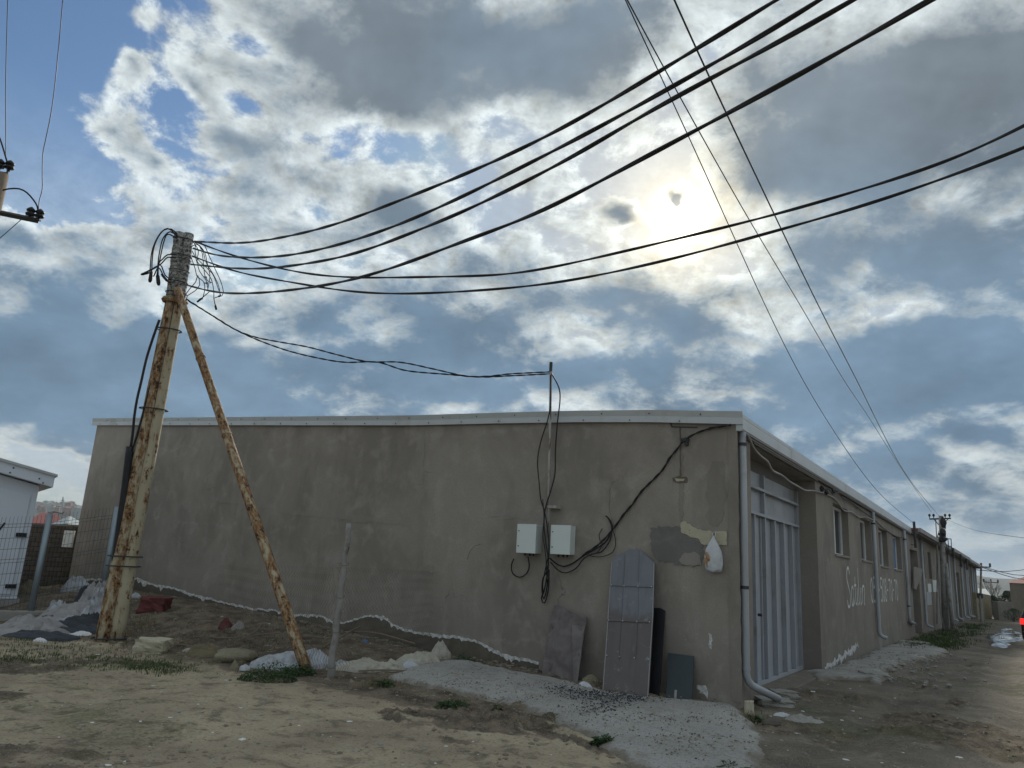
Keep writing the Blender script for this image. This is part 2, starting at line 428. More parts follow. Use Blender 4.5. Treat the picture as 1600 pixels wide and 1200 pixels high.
def f_plaster(base, dark, light, streak=1.0):
    def fn(g, o, b):
        x, y, z = g.sep(o)
        hv = g.comb(g.m('ADD', x, y), g.m('MULTIPLY', z, 1.0), g.m('SUBTRACT', x, y))
        st = g.comb(g.m('MULTIPLY', g.m('ADD', x, g.m('MULTIPLY', y, .9)), 1.6), g.m('MULTIPLY', z, .22), 0)
        n1 = g.noise(hv, .55, 6, .62, .4); n2 = g.noise(hv, 2.3, 6, .6, .3); n3 = g.noise(st, 1.1, 5, .6)
        n4 = g.noise(hv, 38, 4, .6)
        c = g.mix(g.ss(n1, .33, .67), base, dark)
        hi = g.ss(g.m('ADD', z, g.m('MULTIPLY', n1, 1.6)), 1.0, 1.9, 1, 0)
        c = g.mix(g.m('MULTIPLY', hi, .35), c, tuple(v*.78 for v in dark))
        c = g.mix(g.m('MULTIPLY', g.ss(n2, .48, .72), .55), c, light)
        c = g.mix(g.m('MULTIPLY', g.ss(n3, .54, .74), .4*streak), c, tuple(v*.62 for v in dark))
        # horizontal trowel lifts where one day's coat meets the next
        lift = g.m('ABSOLUTE', g.m('SUBTRACT', g.m('FRACT', g.m('ADD', g.m('MULTIPLY', z, .62), g.m('MULTIPLY', g.noise(hv, .8, 4), .5))), .5))
        c = g.mix(g.m('MULTIPLY', g.ss(lift, .0, .035, 1, 0), g.m('MULTIPLY', g.ss(n2, .4, .6), .35)), c, light)
        sp = g.ss(g.noise(hv, 9, 6, .7), .63, .75)
        c = g.mix(g.m('MULTIPLY', sp, .5), c, tuple(min(1, v*1.35) for v in light))
        c = g.mix(g.m('MULTIPLY', g.ss(n4, .35, .65), .38), c, dark)
        cr = g.vor(g.v('ADD', hv, g.v('SCALE', g.noise(hv, 1.3, 4, col=True), scale=.8)), .55, 'DISTANCE_TO_EDGE').outputs['Distance']
        crk = g.m('MULTIPLY', g.ss(cr, 0, .005, 1, 0), g.ss(g.noise(hv, .7, 3), .56, .66))
        c = g.mix(g.m('MULTIPLY', crk, .6), c, tuple(v*.4 for v in dark))
        hgt = g.m('ADD', g.m('MULTIPLY', n4, .25), g.m('ADD', g.m('MULTIPLY', n2, 1.0), g.m('MULTIPLY', crk, -.6)))
        return c, g.bump(hgt, .45, .02)
    return fn
plaster = mat('plaster', f_plaster((.318, .286, .246), (.218, .195, .167), (.390, .355, .310)), .92, spec=.15)
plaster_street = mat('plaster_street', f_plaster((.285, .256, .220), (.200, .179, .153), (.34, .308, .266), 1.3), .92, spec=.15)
plaster_far = mat('plaster_far', f_plaster((.23, .215, .185), (.18, .165, .14), (.27, .25, .215)), .92, spec=.15)
cement_patch = mat('cement_patch', f_plaster((.19, .182, .172), (.14, .134, .128), (.24, .23, .22), .4), .95, spec=.1)
damp = mat('damp', f_plaster((.150, .130, .105), (.105, .092, .076), (.19, .16, .125), .6), .95, spec=.15)
damp_stain = mat('damp_stain', f_plaster((.262, .236, .202), (.19, .170, .145), (.30, .272, .236), .6), .95, spec=.15)
pale_plaster = mat('pale_plaster', f_plaster((.295, .27, .236), (.235, .213, .186), (.35, .322, .285), .6), .95, spec=.15)
def f_salt(g, o, b):
    n = g.noise(o, 14, 5, .7); return g.mix(g.ss(n, .35, .6), (.34, .33, .31), (.64, .64, .63)), g.bump(n, .5, .02)
salt = mat('salt', f_salt, .95)
def f_block(g, o, b):
    n = g.noise(o, 10, 5, .6); p = g.ss(g.vor(o, 24).outputs['Distance'], .1, .3)
    c = g.mix(n, (.38, .345, .24), (.50, .465, .36)); c = g.mix(g.m('MULTIPLY', g.m('SUBTRACT', 1.0, p), g.ss(n, .4, .6)), c, (.2, .18, .12))
    return c, g.bump(n, .5, .02)
limestone = mat('limestone', f_block, .95)
def f_rust(bal, sk=0.0):
    def fn(g, o, b):
        x, y, z = g.sep(o)
        st = g.comb(g.m('MULTIPLY', g.m('ADD', x, g.m('MULTIPLY', z, sk)), 4.6), g.m('MULTIPLY', y, 4.6), g.m('MULTIPLY', z, 1.5))
        n = g.noise(st, 2.6, 7, .66, .4); n2 = g.noise(o, 13, 6, .7); n3 = g.noise(st, 8, 5, .7)
        paint = g.mix(g.noise(o, 3, 4), (.34, .295, .195), (.46, .415, .30))
        rust = g.mix(n2, (.235, .110, .042), (.12, .048, .020))
        c = g.mix(g.ss(g.m('ADD', g.m('MULTIPLY', n, .75), g.m('MULTIPLY', n2, .25)), .46-bal, .58-bal), paint, g.mix(g.ss(n3, .35, .6), (.32, .225, .12), rust))
        c = g.mix(g.ss(g.m('ADD', g.m('MULTIPLY', n2, .55), g.m('MULTIPLY', n, .45)), .555-.3*bal, .59-.3*bal), c, (.050, .028, .018))
        return c, g.bump(g.m('ADD', n2, n), .5, .01)
    return fn
rust_a = mat('rust_a', f_rust(.045), .8); rust_b = mat('rust_b', f_rust(-.035), .8); rust_c = mat('rust_c', f_rust(.075, .42), .8)
def f_oldpipe(g, o, b):
    x, y, z = g.sep(o); st = g.comb(g.m('MULTIPLY', x, 6), g.m('MULTIPLY', y, 6), z)
    n = g.noise(st, 3, 6, .65); c = g.mix(g.ss(n, .5, .62), (.36, .35, .32), (.14, .10, .07)); return c, g.bump(n, .3, .005)
oldpipe = mat('oldpipe', f_oldpipe, .7)
def f_wrap(g, o, b):
    x, y, z = g.sep(o)
    n = g.noise(o, 22, 5, .7); w = g.m('SINE', g.m('ADD', g.m('MULTIPLY', z, 60), g.m('MULTIPLY', g.noise(o, 5, 3), 14)))
    c = g.mix(g.ss(n, .38, .56), (.06, .06, .058), (.36, .355, .33)); c = g.mix(g.ss(w, .5, .9, 0, .35), c, (.05, .05, .05))
    return c, g.bump(g.m('ADD', n, w), .7, .02)
wrap = mat('wrap', f_wrap, .9)
cable = simple('cable', (.016, .016, .018), .2, 20, .55)
dull = simple('dull', (.05, .055, .06), .1, 20, 1.0, 0, 0.0)
wire = simple('wire', (.045, .05, .058), .2, 20, .5)
black_plastic = simple('black_plastic', (.014, .015, .018), .3, 8, .45)
trim = simple('trim', (.44, .46, .465), .1, 3, .4, .15, .4, .05, .005, dirt=(.36, .36, .34))
trim_far = simple('trim_far', (.30, .29, .28), .2, 2, .6, dirt=(.2, .15, .12))
soffit = simple('soffit', (.16, .15, .14), .25, 4, .9)
pvc = simple('pvc', (.33, .345, .36), .07, 2, .38, 0, .4, .05, .004, dirt=(.22, .22, .21))
gate_m = simple('gate_m', (.32, .335, .36), .12, 1.6, .5, .05, .4, .1, .006, dirt=(.24, .235, .23))
gate_far = simple('gate_far', (.24, .25, .25), .2, 3, .6, dirt=(.17, .15, .12))
box_m = simple('box_m', (.60, .65, .62), .04, 3, .4, .0, .4, .02, .003)
white_metal = simple('white_metal', (.62, .66, .72), .04, 2, .4, .0, .4, .02, .004)
white_frame = simple('white_frame', (.70, .70, .70), .08, 5, .5)
dark_metal = simple('dark_metal', (.045, .047, .05), .3, 8, .6)
galv = simple('galv', (.26, .31, .34), .12, 6, .45, .5)
meshwire = simple('meshwire', (.09, .10, .11), .2, 10, .5, .4)
rustwire = simple('rustwire', (.13, .11, .09), .3, 10, .8)
concrete_post = simple('concrete_post', (.27, .26, .24), .35, 9, .95, bs=.6, bd=.02, dirt=(.12, .11, .10))
glass = simple('glass', (.035, .045, .05), .2, 1, .08, 0, .8, .02, .002)
glass_far = simple('glass_far', (.06, .07, .08), .2, 1, .15, 0, .7, .02, .002)
blue_curtain = simple('blue_curtain', (.10, .17, .30), .3, 4, .7)
paintw = simple('paintw', (.66, .68, .65), .2, 30, .9, dirt=(.42, .42, .39))
roof_red = simple('roof_red', (.21, .062, .058), .15, .8, .7, dirt=(.17, .075, .07))
roof_pale = simple('roof_pale', (.42, .45, .44), .1, .8, .6)
def f_board(g, o, b):
    x, y, z = g.sep(o); n = g.noise(o, 3.2, 6, .65, .5); n2 = g.noise(o, 30, 4)
    c = g.mix(g.ss(n, .35, .65), (.125, .108, .105), (.20, .178, .172)); c = g.mix(g.ss(g.noise(o, 6, 6, .7), .58, .68, 0, .6), c, (.05, .042, .042))
    return c, g.bump(n2, .3, .008)
board = mat('board', f_board, .85)
def f_tin(g, o, b):
    x, y, z = g.sep(o); n = g.noise(o, 2.6, 7, .68, .6)
    edge = g.m('ADD', g.m('MULTIPLY', g.m('SUBTRACT', z, .95), 1.1), g.m('SUBTRACT', n, .5))
    c = g.mix(g.ss(edge, -.08, .1), g.mix(n, (.115, .100, .098), (.165, .147, .142)), g.mix(n, (.135, .145, .160), (.205, .215, .232)))
    c = g.mix(g.ss(g.noise(o, 9, 7, .72), .58, .66, 0, .45), c, (.33, .33, .34)); c = g.mix(g.ss(g.noise(g.comb(g.m('MULTIPLY', x, 6), y, g.m('MULTIPLY', z, .7)), 2.2, 6, .65), .5, .75, 0, .35), c, (.08, .072, .07))
    return c, g.bump(n, .3, .01)
tin = mat('tin', f_tin, .6, .2)
slate = simple('slate', (.040, .052, .056), .2, 4, .5)
cloth_grey = simple('cloth_grey', (.29, .28, .275), .3, 7, .9, bs=.5, dirt=(.12, .115, .11))
cloth_dark = simple('cloth_dark', (.045, .05, .06), .4, 5, .7, bs=.4)
def f_sack(g, o, b):
    wv = g.vor(o, 90).outputs['Distance']; n = g.noise(o, 7, 5, .6)
    c = g.mix(g.ss(n, .4, .68), (.46, .49, .53), (.27, .27, .26)); c = g.mix(g.ss(wv, .3, .6, 0, .25), c, (.2, .2, .2)); return c, g.bump(wv, .3, .005)
sack_m = mat('sack_m', f_sack, .8)
cream_plastic = simple('cream_plastic', (.40, .375, .31), .3, 8, .7, bs=.5, dirt=(.17, .15, .12))
bag_m = simple('bag_m', (.50, .515, .53), .25, 14, .45, bs=.3)
brown_bag = simple('brown_bag', (.36, .22, .12), .3, 12, .8)
red_m = simple('red_m', (.12, .032, .03), .3, 8, .7, dirt=(.1, .06, .05))
stone_m = simple('stone_m', (.27, .24, .165), .35, 8, .95, bs=.9, bd=.04, dirt=(.13, .11, .08))
grey_stone = simple('grey_stone', (.30, .29, .26), .25, 8, .95, bs=.7, bd=.03)
wood = simple('wood', (.19, .15, .11), .35, 14, .9)
leaf = simple('leaf', (.045, .085, .028), .4, 3, .7)
grass_m = simple('grass_m', (.055, .085, .028), .5, 1.2, .8)
dry_m = simple('dry_m', (.17, .14, .085), .4, 4, .9)
block_wall = None
def f_blockwall(g, o, b):
    br = g.n.new('ShaderNodeTexBrick'); x, y, z = g.sep(o)
    g.put(br.inputs['Vector'], g.comb(g.m('ADD', x, y), z, 0)); br.inputs['Scale'].default_value = 2.2
    br.inputs['Color1'].default_value = (.13, .105, .08, 1); br.inputs['Color2'].default_value = (.08, .062, .05, 1); br.inputs['Mortar'].default_value = (.05, .045, .04, 1)
    br.inputs['Mortar Size'].default_value = .03
    n = g.noise(o, 4, 5); return g.mix(g.ss(n, .45, .7, 0, .6), br.outputs['Color'], (.05, .05, .035)), g.bump(n, .6, .03)
block_wall = mat('block_wall', f_blockwall, .95)
def f_apron(g, o, b):
    n = g.noise(o, .9, 6, .6, .3); n2 = g.noise(o, 7, 6, .68); n3 = g.noise(o, 46, 4, .6)
    c = g.mix(g.ss(n, .3, .7), (.30, .29, .268), (.41, .398, .37)); c = g.mix(g.ss(n2, .54, .68, 0, .55), c, (.20, .195, .175))
    c = g.mix(g.ss(n3, .52, .66, 0, .6), c, (.13, .125, .118)); c = g.mix(g.ss(g.noise(o, 26, 5, .7), .56, .66, 0, .5), c, (.45, .44, .42)); c = g.mix(g.ss(g.noise(o, 1.7, 5, .7), .56, .7, 0, .5), c, (.25, .22, .17))
    ea = g.n.new('ShaderNodeAttribute'); ea.attribute_name = 'edge'
    ee = g.m('ADD', ea.outputs['Fac'], g.m('MULTIPLY', g.m('SUBTRACT', g.noise(o, 3.5, 6, .7), .5), 1.1))
    c = g.mix(g.ss(ee, .05, .32, .85, 0), c, g.mix(n2, (.13, .11, .085), (.25, .215, .16)))
    ck = g.vor(g.v('ADD', o, g.v('SCALE', g.noise(o, 2, 3, col=True), scale=.5)), .7, 'DISTANCE_TO_EDGE').outputs['Distance']
    c = g.mix(g.ss(ck, 0, .006, .7, 0), c, (.09, .085, .075))
    return c, g.bump(g.m('ADD', n2, g.m('MULTIPLY', n3, .8)), 1.0, .03)
apron_m = mat('apron_m', f_apron, .95)
def f_ground(g, o, b):
    at = g.n.new('ShaderNodeAttribute'); at.attribute_name = 'dark'; dk = at.outputs['Fac']
    a2 = g.n.new('ShaderNodeAttribute'); a2.attribute_name = 'road'; rd = a2.outputs['Fac']
    a3 = g.n.new('ShaderNodeAttribute'); a3.attribute_name = 'far'; fr = a3.outputs['Fac']
    x, y, z = g.sep(o)
    n1 = g.noise(o, .55, 7, .62, .5); n2 = g.noise(o, 3.1, 7, .68, .3); n3 = g.noise(o, 19, 6, .7); n4 = g.noise(o, 75, 3, .6)
    tan = g.mix(g.ss(n1, .35, .65), (.450, .375, .262), (.305, .252, .178))
    tan = g.mix(g.ss(n2, .50, .64, 0, .8), tan, (.16, .132, .095))
    tan = g.mix(g.ss(n2, .30, .42, .55, 0), tan, (.47, .42, .32))
    soil = g.mix(g.ss(n2, .35, .65), (.078, .062, .046), (.215, .172, .125))
    mud = g.mix(g.ss(n1, .38, .62), (.205, .178, .142), (.125, .108, .087)); mud = g.mix(g.ss(n2, .52, .66, 0, .7), mud, (.27, .24, .195))
    e = g.m('MULTIPLY', g.m('SUBTRACT', n2, .5), 1.2)
    c = g.mix(g.ss(g.m('ADD', rd, e), .35, .65), tan, mud)
    c = g.mix(g.ss(g.m('ADD', dk, e), .4, .62), c, soil)
    c = g.mix(g.ss(n3, .54, .68, 0, .6), c, (.075, .064, .050)); c = g.mix(g.ss(n4, .57, .68, 0, .6), c, (.42, .39, .32)); c = g.mix(g.ss(g.noise(o, 40, 4, .7), .56, .66, 0, .55), c, (.085, .072, .055))
    gr = g.ss(g.m('ADD', g.noise(o, .35, 5, .6), g.m('MULTIPLY', n3, .3)), .70, .80)
    c = g.mix(g.m('MULTIPLY', gr, .45), c, (.07, .085, .035))
    fc = g.mix(g.noise(o, .02, 5, .6), (.055, .075, .045), (.13, .12, .085))
    c = g.mix(fr, c, fc)
    h = g.m('ADD', g.m('MULTIPLY', n2, 1.0), g.m('ADD', g.m('MULTIPLY', n3, .5), g.m('MULTIPLY', n4, .12)))
    return c, g.bump(h, .9, .05)
ground_m = mat('ground_m', f_ground, .96, spec=.1)

# ------------------------------------------------------------------ ground (one sheet to the horizon, finest in front of the camera)
azs = np.concatenate([np.linspace(-math.pi, -.72, 60)[:-1], np.linspace(-.72, .76, 420), np.linspace(.76, math.pi, 60)[1:]])
rr = [0.6]
while rr[-1] < 9000: rr.append(rr[-1]*(1.012 if 3.5 < rr[-1] < 22 else 1.03 if rr[-1] < 90 else 1.09))
rr = np.array(rr); AA, RR = np.meshgrid(azs, rr)
X = RR*np.sin(AA); Y = RR*np.cos(AA)
lxx = (X-P0.x)*Nd.x+(Y-P0.y)*Nd.y; lyy = (X-P0.x)*Sd.x+(Y-P0.y)*Sd.y
inside = (lxx < -.1) & (lxx > -16.2) & (lyy > .1) & (lyy < 21)
Z = gz0(X, Y)+gbump(X, Y)
Z = np.where(inside, gz0(X, Y)-.05, Z)
nr, na = X.shape
vs = np.stack([X, Y, Z], -1).reshape(-1, 3)
idx = np.arange(nr*na).reshape(nr, na)
q = np.stack([idx[:-1, :-1], idx[:-1, 1:], idx[1:, 1:], idx[1:, :-1]], -1).reshape(-1, 4)
dkm = sstep(3.6, 2.4, -lyy)*sstep(1.2, 3.2, -lxx)*(lyy < .3)*sstep(-24, -18, lxx)
dkm = np.maximum(dkm, sstep(.5, .1, np.abs(lxx+.1))*(lyy < 1)*(lyy > -.6)*.9)
px_left = sstep(13.0, 15.0, RR)*(lxx < -9)*.8
dkm = np.maximum(dkm, px_left*.8)
dkm = np.maximum(dkm, .75*sstep(.50, .64, fbm(X*.55+40, Y*.8+11, 3))*(RR < 12))
dkm = np.maximum(dkm, .85*track(X, Y)*sstep(.35, .6, fbm(X*1.3+8, Y*1.3, 3)))
road = sstep(-.9, .5, lxx-.0)*sstep(-5.5, -2.0, lyy)
mb = MB(); mb.v = vs.tolist(); mb.f = [tuple(f[::-1]) for f in q.tolist()]
ground = obj('ground', mb, ground_m, origin=(0, 0, 0), smooth=True,
             attrs={'dark': dkm.ravel(), 'road': road.ravel(), 'far': sstep(60, 140, RR).ravel()})
tag(ground, None, None, kind='structure')

def hills(name, a0, a1, r0, r1, prof, seed, m):
    mb = MB(); na, nr = 160, 14; vs = []
    for i in range(nr):
        t = i/(nr-1); r = r0+(r1-r0)*t
        for k in range(na):
            a = a0+(a1-a0)*k/(na-1)
            h = prof(math.degrees(a))*math.sin(math.pi*min(1, t*1.0)*.5)**1.2*(.9+.2*float(fbm(a*26+seed, t*4, 4)))
            vs.append((r*math.sin(a), r*math.cos(a), -27+h*(1 if t < .99 else .9)))
    fs = [(i*na+k, (i+1)*na+k, (i+1)*na+k+1, i*na+k+1) for i in range(nr-1) for k in range(na-1)]
    mb.add(vs, fs); o = obj(name, mb, m, origin=(0, 0, 0), smooth=True); tag(o, None, None, kind='structure'); return o
hill_m = simple('hill_m', (.030, .048, .050), .4, .012, 1.0, bs=.3, bd=2, dirt=(.06, .07, .06))
def prof_l(a): return float(np.interp(a, [-60, -45, -33, -30.5, -28, -24, -15], [40, 60, 77, 79, 77, 72, 60]))
def prof_r(a): return float(np.interp(a, [20, 28, 31, 33, 36, 45, 60], [40, 50, 57, 52, 49, 46, 40]))
hills('hills', R(-60), R(-12), 700, 1500, prof_l, 3.0, hill_m)
hills('hills', R(20), R(60), 900, 1900, prof_r, 8.0, hill_m)

# ------------------------------------------------------------------ warehouse
wh = thing('warehouse', 'long low grey cement-rendered warehouse with white sheet-metal roof trim, nearest the camera', 'warehouse', tuple(P0), ROTZ)
def wall_open(mb, T, u0, u1, z0, z1top, th, ops):
    """T(u, depth, z); openings (ua, ub, za, zb) are cut through; z1top(u) is the wall's top"""
    us = sorted({u0, u1, *[o[0] for o in ops], *[o[1] for o in ops]}); zs = sorted({z0, *[o[2] for o in ops], *[o[3] for o in ops]})
    def solid(i, j):
        um = (us[i]+us[i+1])/2; zm = (zs[j]+(zs[j+1] if j+1 < len(zs) else zs[j]+.05))/2
        return not any(a < um < b and c < zm < d for a, b, c, d in ops)
    nz = len(zs)
    for i in range(len(us)-1):
        for j in range(nz):
            if not solid(i, j): continue
            a, b = us[i], us[i+1]; lo = zs[j]; ha = zs[j+1] if j+1 < nz else z1top(a); hb = zs[j+1] if j+1 < nz else z1top(b)
            for dd in (0, 1):
                f = [T(a, dd*th, lo), T(b, dd*th, lo), T(b, dd*th, hb), T(a, dd*th, ha)]
                mb.add(f, [(0, 1, 2, 3)])
            if i == 0 or not solid(i-1, j): mb.add([T(a, 0, lo), T(a, th, lo), T(a, th, ha), T(a, 0, ha)], [(0, 1, 2, 3)])
            if i == len(us)-2 or not solid(i+1, j): mb.add([T(b, 0, lo), T(b, th, lo), T(b, th, hb), T(b, 0, hb)], [(0, 1, 2, 3)])
            if j == 0 or not solid(i, j-1): mb.add([T(a, 0, lo), T(b, 0, lo), T(b, th, lo), T(a, th, lo)], [(0, 1, 2, 3)])
            if j == nz-1 or not solid(i, j+1): mb.add([T(a, 0, ha), T(b, 0, hb), T(b, th, hb), T(a, th, ha)], [(0, 1, 2, 3)])
# profile of the wall top, from the corner (s=0) to the left end
prof = []
for px, py in [(1140, 661), (1020, 659), (900, 659), (775, 661), (650, 664), (520, 664), (400, 664), (270, 664), (152, 664)]:
    q = toL(WPT(px, py)); prof.append((-q.x, q.z))
WL = prof[-1][0]
prof = [(0.0, prof[0][1]-.01)]+prof[1:]
PS = [p[0] for p in prof]; PZ = [p[1] for p in prof]
def topz(s): return float(np.interp(s, PS, PZ))
print('wall length', WL, [round(z, 2) for z in PZ])
mb = MB()
poly = [L(0, 0, -.5)]+[L(-s, 0, z) for s, z in prof]+[L(-WL, 0, -.5)]
mb.prism(poly, Sd*.4)
obj('wall', mb, plaster, wh)
BL1 = 22.0
GY0, GY1 = toL(SPT(1173, 760)).y, toL(SPT(1279, 900)).y
print('gate', GY0, GY1)
def eave(u): return 3.42
win = []
for (xa, xb, yt, yb) in [(1303, 1326, 792, 868), (1345, 1361, 812, 876), (1374, 1387, 828, 885), (1396, 1408, 838, 890)]:
    a = toL(SPT(xa, (yt+yb)/2)).y; b = toL(SPT(xb, (yt+yb)/2)).y
    win.append((a, b, toL(SPT((xa+xb)/2, yb)).z, toL(SPT((xa+xb)/2, yt)).z))
print('windows', win)
mb = MB()
wall_open(mb, lambda u, d, z: L(-d, u, z), .4, BL1, -.6, eave, .4, [(GY0, GY1, -.02, 3.40)]+win)
obj('wall', mb, plaster_street, wh)
mb = MB(); mb.box((-WL, .4, -.5), (-WL+.3, BL1, topz(WL)-.02), L); mb.box((-WL+.3, BL1-.3, -.5), (-.4, BL1, 3.5), L)
obj('wall', mb, plaster, wh)
# roof sheet
mb = MB(); ss_ = [-.09]+PS[1:-1]+[WL+.15]; zz_ = [topz(0)+.12-.0]+[z+.125 for z in PZ[1:-1]]+[PZ[-1]+.13]
zz_[0] = topz(0)+.115
vs = []
for s, z in zip(ss_, zz_):
    for y in (-.02, BL1+.1):
        zt = z
        vs += [L(-s, y, zt), L(-s, y, zt-.05)]
fs = []
for i in range(len(ss_)-1):
    a = i*4; b = a+4
    fs += [(a, a+2, b+2, b), (a+1, b+1, b+3, a+3), (a, b, b+1, a+1), (a+2, a+3, b+3, b+2)]
fs += [(0, 1, 3, 2), (len(vs)-4, len(vs)-2, len(vs)-1, len(vs)-3)]
mb.add(vs, fs); roof = obj('roof', mb, trim, wh)
# sheet-metal verge along the gable: upper strip and lower strip with a fold, in overlapping lengths
mb = MB(); mb2 = MB()
brk = [-.10, .12, 2.4, 4.6, 6.9, 9.2, 11.4, 13.6, WL+.16]
def vtop(s): return float(np.interp(s, ss_, zz_))+.035
for i in range(len(brk)-1):
    a, b = brk[i], brk[i+1]+(.03 if i < len(brk)-2 else 0); off = .004*(i % 2)
    pts = [a]+[p for p in PS if a < p < b]+[b]
    for k in range(len(pts)-1):
        u, v = pts[k], pts[k+1]
        for (d0, d1, h0, h1) in ((.060, .045, .0, -.085), (.045, .052, -.085, -.175)):
            c = [L(-u, -.03-off, vtop(u)+h1), L(-v, -.03-off, vtop(v)+h1), L(-v, -d1-off, vtop(v)+h1), L(-u, -d1-off, vtop(u)+h1),
                 L(-u, -.03-off, vtop(u)+h0), L(-v, -.03-off, vtop(v)+h0), L(-v, -d0-off, vtop(v)+h0), L(-u, -d0-off, vtop(u)+h0)]
            mb.hexa(c)
    for u in np.arange(a+.35, b, .75):
        c = L(-u, -.062, vtop(u)-.05); mb2.blob(c, .011, 1, 0); c = L(-u-.3, -.062, vtop(u)-.13); mb2.blob(c, .011, 1, 0)
vg = obj('roof_verge', mb, trim, wh); obj_split('screw_head', mb2, dark_metal, vg)
# street eave: gutter box, soffit boards with rafters
mb = MB()
zt = 3.63
segs = np.linspace(-.03, BL1+.1, 9)
for i in range(8):
    a, b = segs[i], segs[i+1]; o = .003*(i % 2)
    prf = [(.004, zt-.165), (.075, zt-.165), (.085, zt-.15), (.095+o, zt-.145), (.10+o, zt-.02), (.09+o, zt), (.004, zt-.01)]
    mb.prism([L(x, a, z) for x, z in prf], Sd*(b-a-.002 if i < 7 else b-a))
obj('gutter', mb, trim, wh)
mb = MB(); mb.box((-1.2, .41, 3.425), (.07, BL1+.1, 3.45), L)
for x in np.arange(-.36, .05, .065): mb.box((x, GY0+.01, 3.401), (x+.03, GY1-.01, 3.4245), L)
obj('soffit', mb, soffit, wh)
# gate in its recess
gt = obj('gate', (lambda m: (m.box((-.42, GY0, -.02), (-.37, GY1, 3.21), L), m)[1])(MB()), gate_m, wh)
def rib(y0, y1, z0, z1, d=.07, nm='gate_bar', lx=-.37):
    m = MB(); m.box((lx, y0, z0), (lx+d, y1, z1), L); return obj(nm, m, gate_m, gt, bevel=.004)
gx = lambda px, py: toL(hitplane(px, py, P0-.36*Nd, Nd))
ys = [gx(1191, 900).y, gx(1208, 900).y, gx(1222, 900).y, gx(1234, 900).y]
print('ribs', ys)
step = np.mean(np.diff(ys))
for k in range(-2, 4):
    y = ys[0]+k*step
    if GY0+.1 < y < GY1-.1: rib(y, y+.05, .08, 2.52, .075)
for z in (2.52, 2.92): rib(GY0+.02, GY1-.09, z, z+.045, .085)
rib(ys[0]+.0, ys[0]+.05, 2.566, 2.919); rib(ys[0], ys[0]+.05, 2.966, 3.2)
rib(GY0+.0, GY1-.09, -.02, .075, .06); rib(GY1-.085, GY1-.004, -.02, 3.2, .06, 'gate_frame')
rib(ys[0]-.10, ys[0]-.065, .08, 2.519, .03)
m = MB(); m.tube([L(-.33, gx(1181, 952).y, 1.03), L(-.27, gx(1181, 952).y, 1.03)], .022, 8); m.box((-.369, gx(1181, 952).y-.03, .96), (-.355, gx(1181, 952).y+.03, 1.1), L)
obj('gate_lock', m, dark_metal, gt)
m = MB(); m.box((-.41, GY0, 3.211), (-.36, GY1, 3.40), L); obj('lintel_board', m, soffit, gt)
# windows: white frames set back in the openings, two lights each
for i, (a, b, z0, z1) in enumerate(win):
    m = MB(); w = .055; lx = -.20
    m.box((lx, a, z0), (lx+.06, a+w, z1), L); m.box((lx, b-w, z0), (lx+.06, b, z1), L)
    m.box((lx, a+w, z0), (lx+.06, b-w, z0+w), L); m.box((lx, a+w, z1-w), (lx+.06, b-w, z1), L)
    m.box((lx, (a+b)/2-.035, z0+w), (lx+.062, (a+b)/2+.035, z1-w), L)
    wd = obj('window', m, white_frame, wh)
    if i == 3: wd['label'] = 'window with a blue blind behind its glass'
    m = MB()
    m.box((lx+.02, a+w, z0+w), (lx+.03, (a+b)/2-.035, z1-w), L); m.box((lx+.02, (a+b)/2+.035, z0+w), (lx+.03, b-w, z1-w), L)
    obj_split('window_pane', m, glass if i < 3 else blue_curtain, wd)
    m = MB(); m.box((-.14, a-.0, z0-.035), (.035, b+.0, z0+.012), lambda x, y, z: L(x, y, z)); obj('window_sill', m, pale_plaster, wd)
# added dark sheet standing in for the unlit interior behind the panes
m = MB(); m.box((-1.4, .6, 1.2), (-1.35, BL1-.5, 3.4), L); obj('dark_backing', m, dark_metal, wh)

# ---- marks and repairs on the gable wall (thin coats lying on it)
def jag(pts, amp, step=.05, seed=0):
    q = random.Random(seed); out = []; n = len(pts)
    for i in range(n):
        a, b = Vector(pts[i]), Vector(pts[(i+1) % n]); k = max(1, int((b-a).length/step))
        for j in range(k):
            p = a.lerp(b, j/k); out.append(p+Vector((q.uniform(-amp, amp), q.uniform(-amp, amp))))
    return out
from mathutils.geometry import tessellate_polygon
def coat(name, pxs, off, m, amp=.03, seed=1, step=.05, plane='W', parent=None, label=None):
    fn = WPT if plane == 'W' else SPT
    p2 = []
    for px, py in pxs:
        q = toL(fn(px, py)); p2.append((q.x if plane == 'W' else q.y, q.z))
    j = jag(p2, amp, step, seed) if amp else [Vector(p) for p in p2]
    T = (lambda p, d: L(p.x, -d, p.y)) if plane == 'W' else (lambda p, d: L(d, p.x, p.y))
    tri = tessellate_polygon([[Vector((p.x, p.y, 0)) for p in j]])
    mb = MB(); n = len(j)
    mb.add([T(p, off) for p in j]+[T(p, .0005) for p in j], [tuple(t) for t in tri]+[(i, (i+1) % n, n+(i+1) % n, n+i) for i in range(n)])
    o = obj(name, mb, m, parent or wh)
    if label: o['label'] = label
    return o
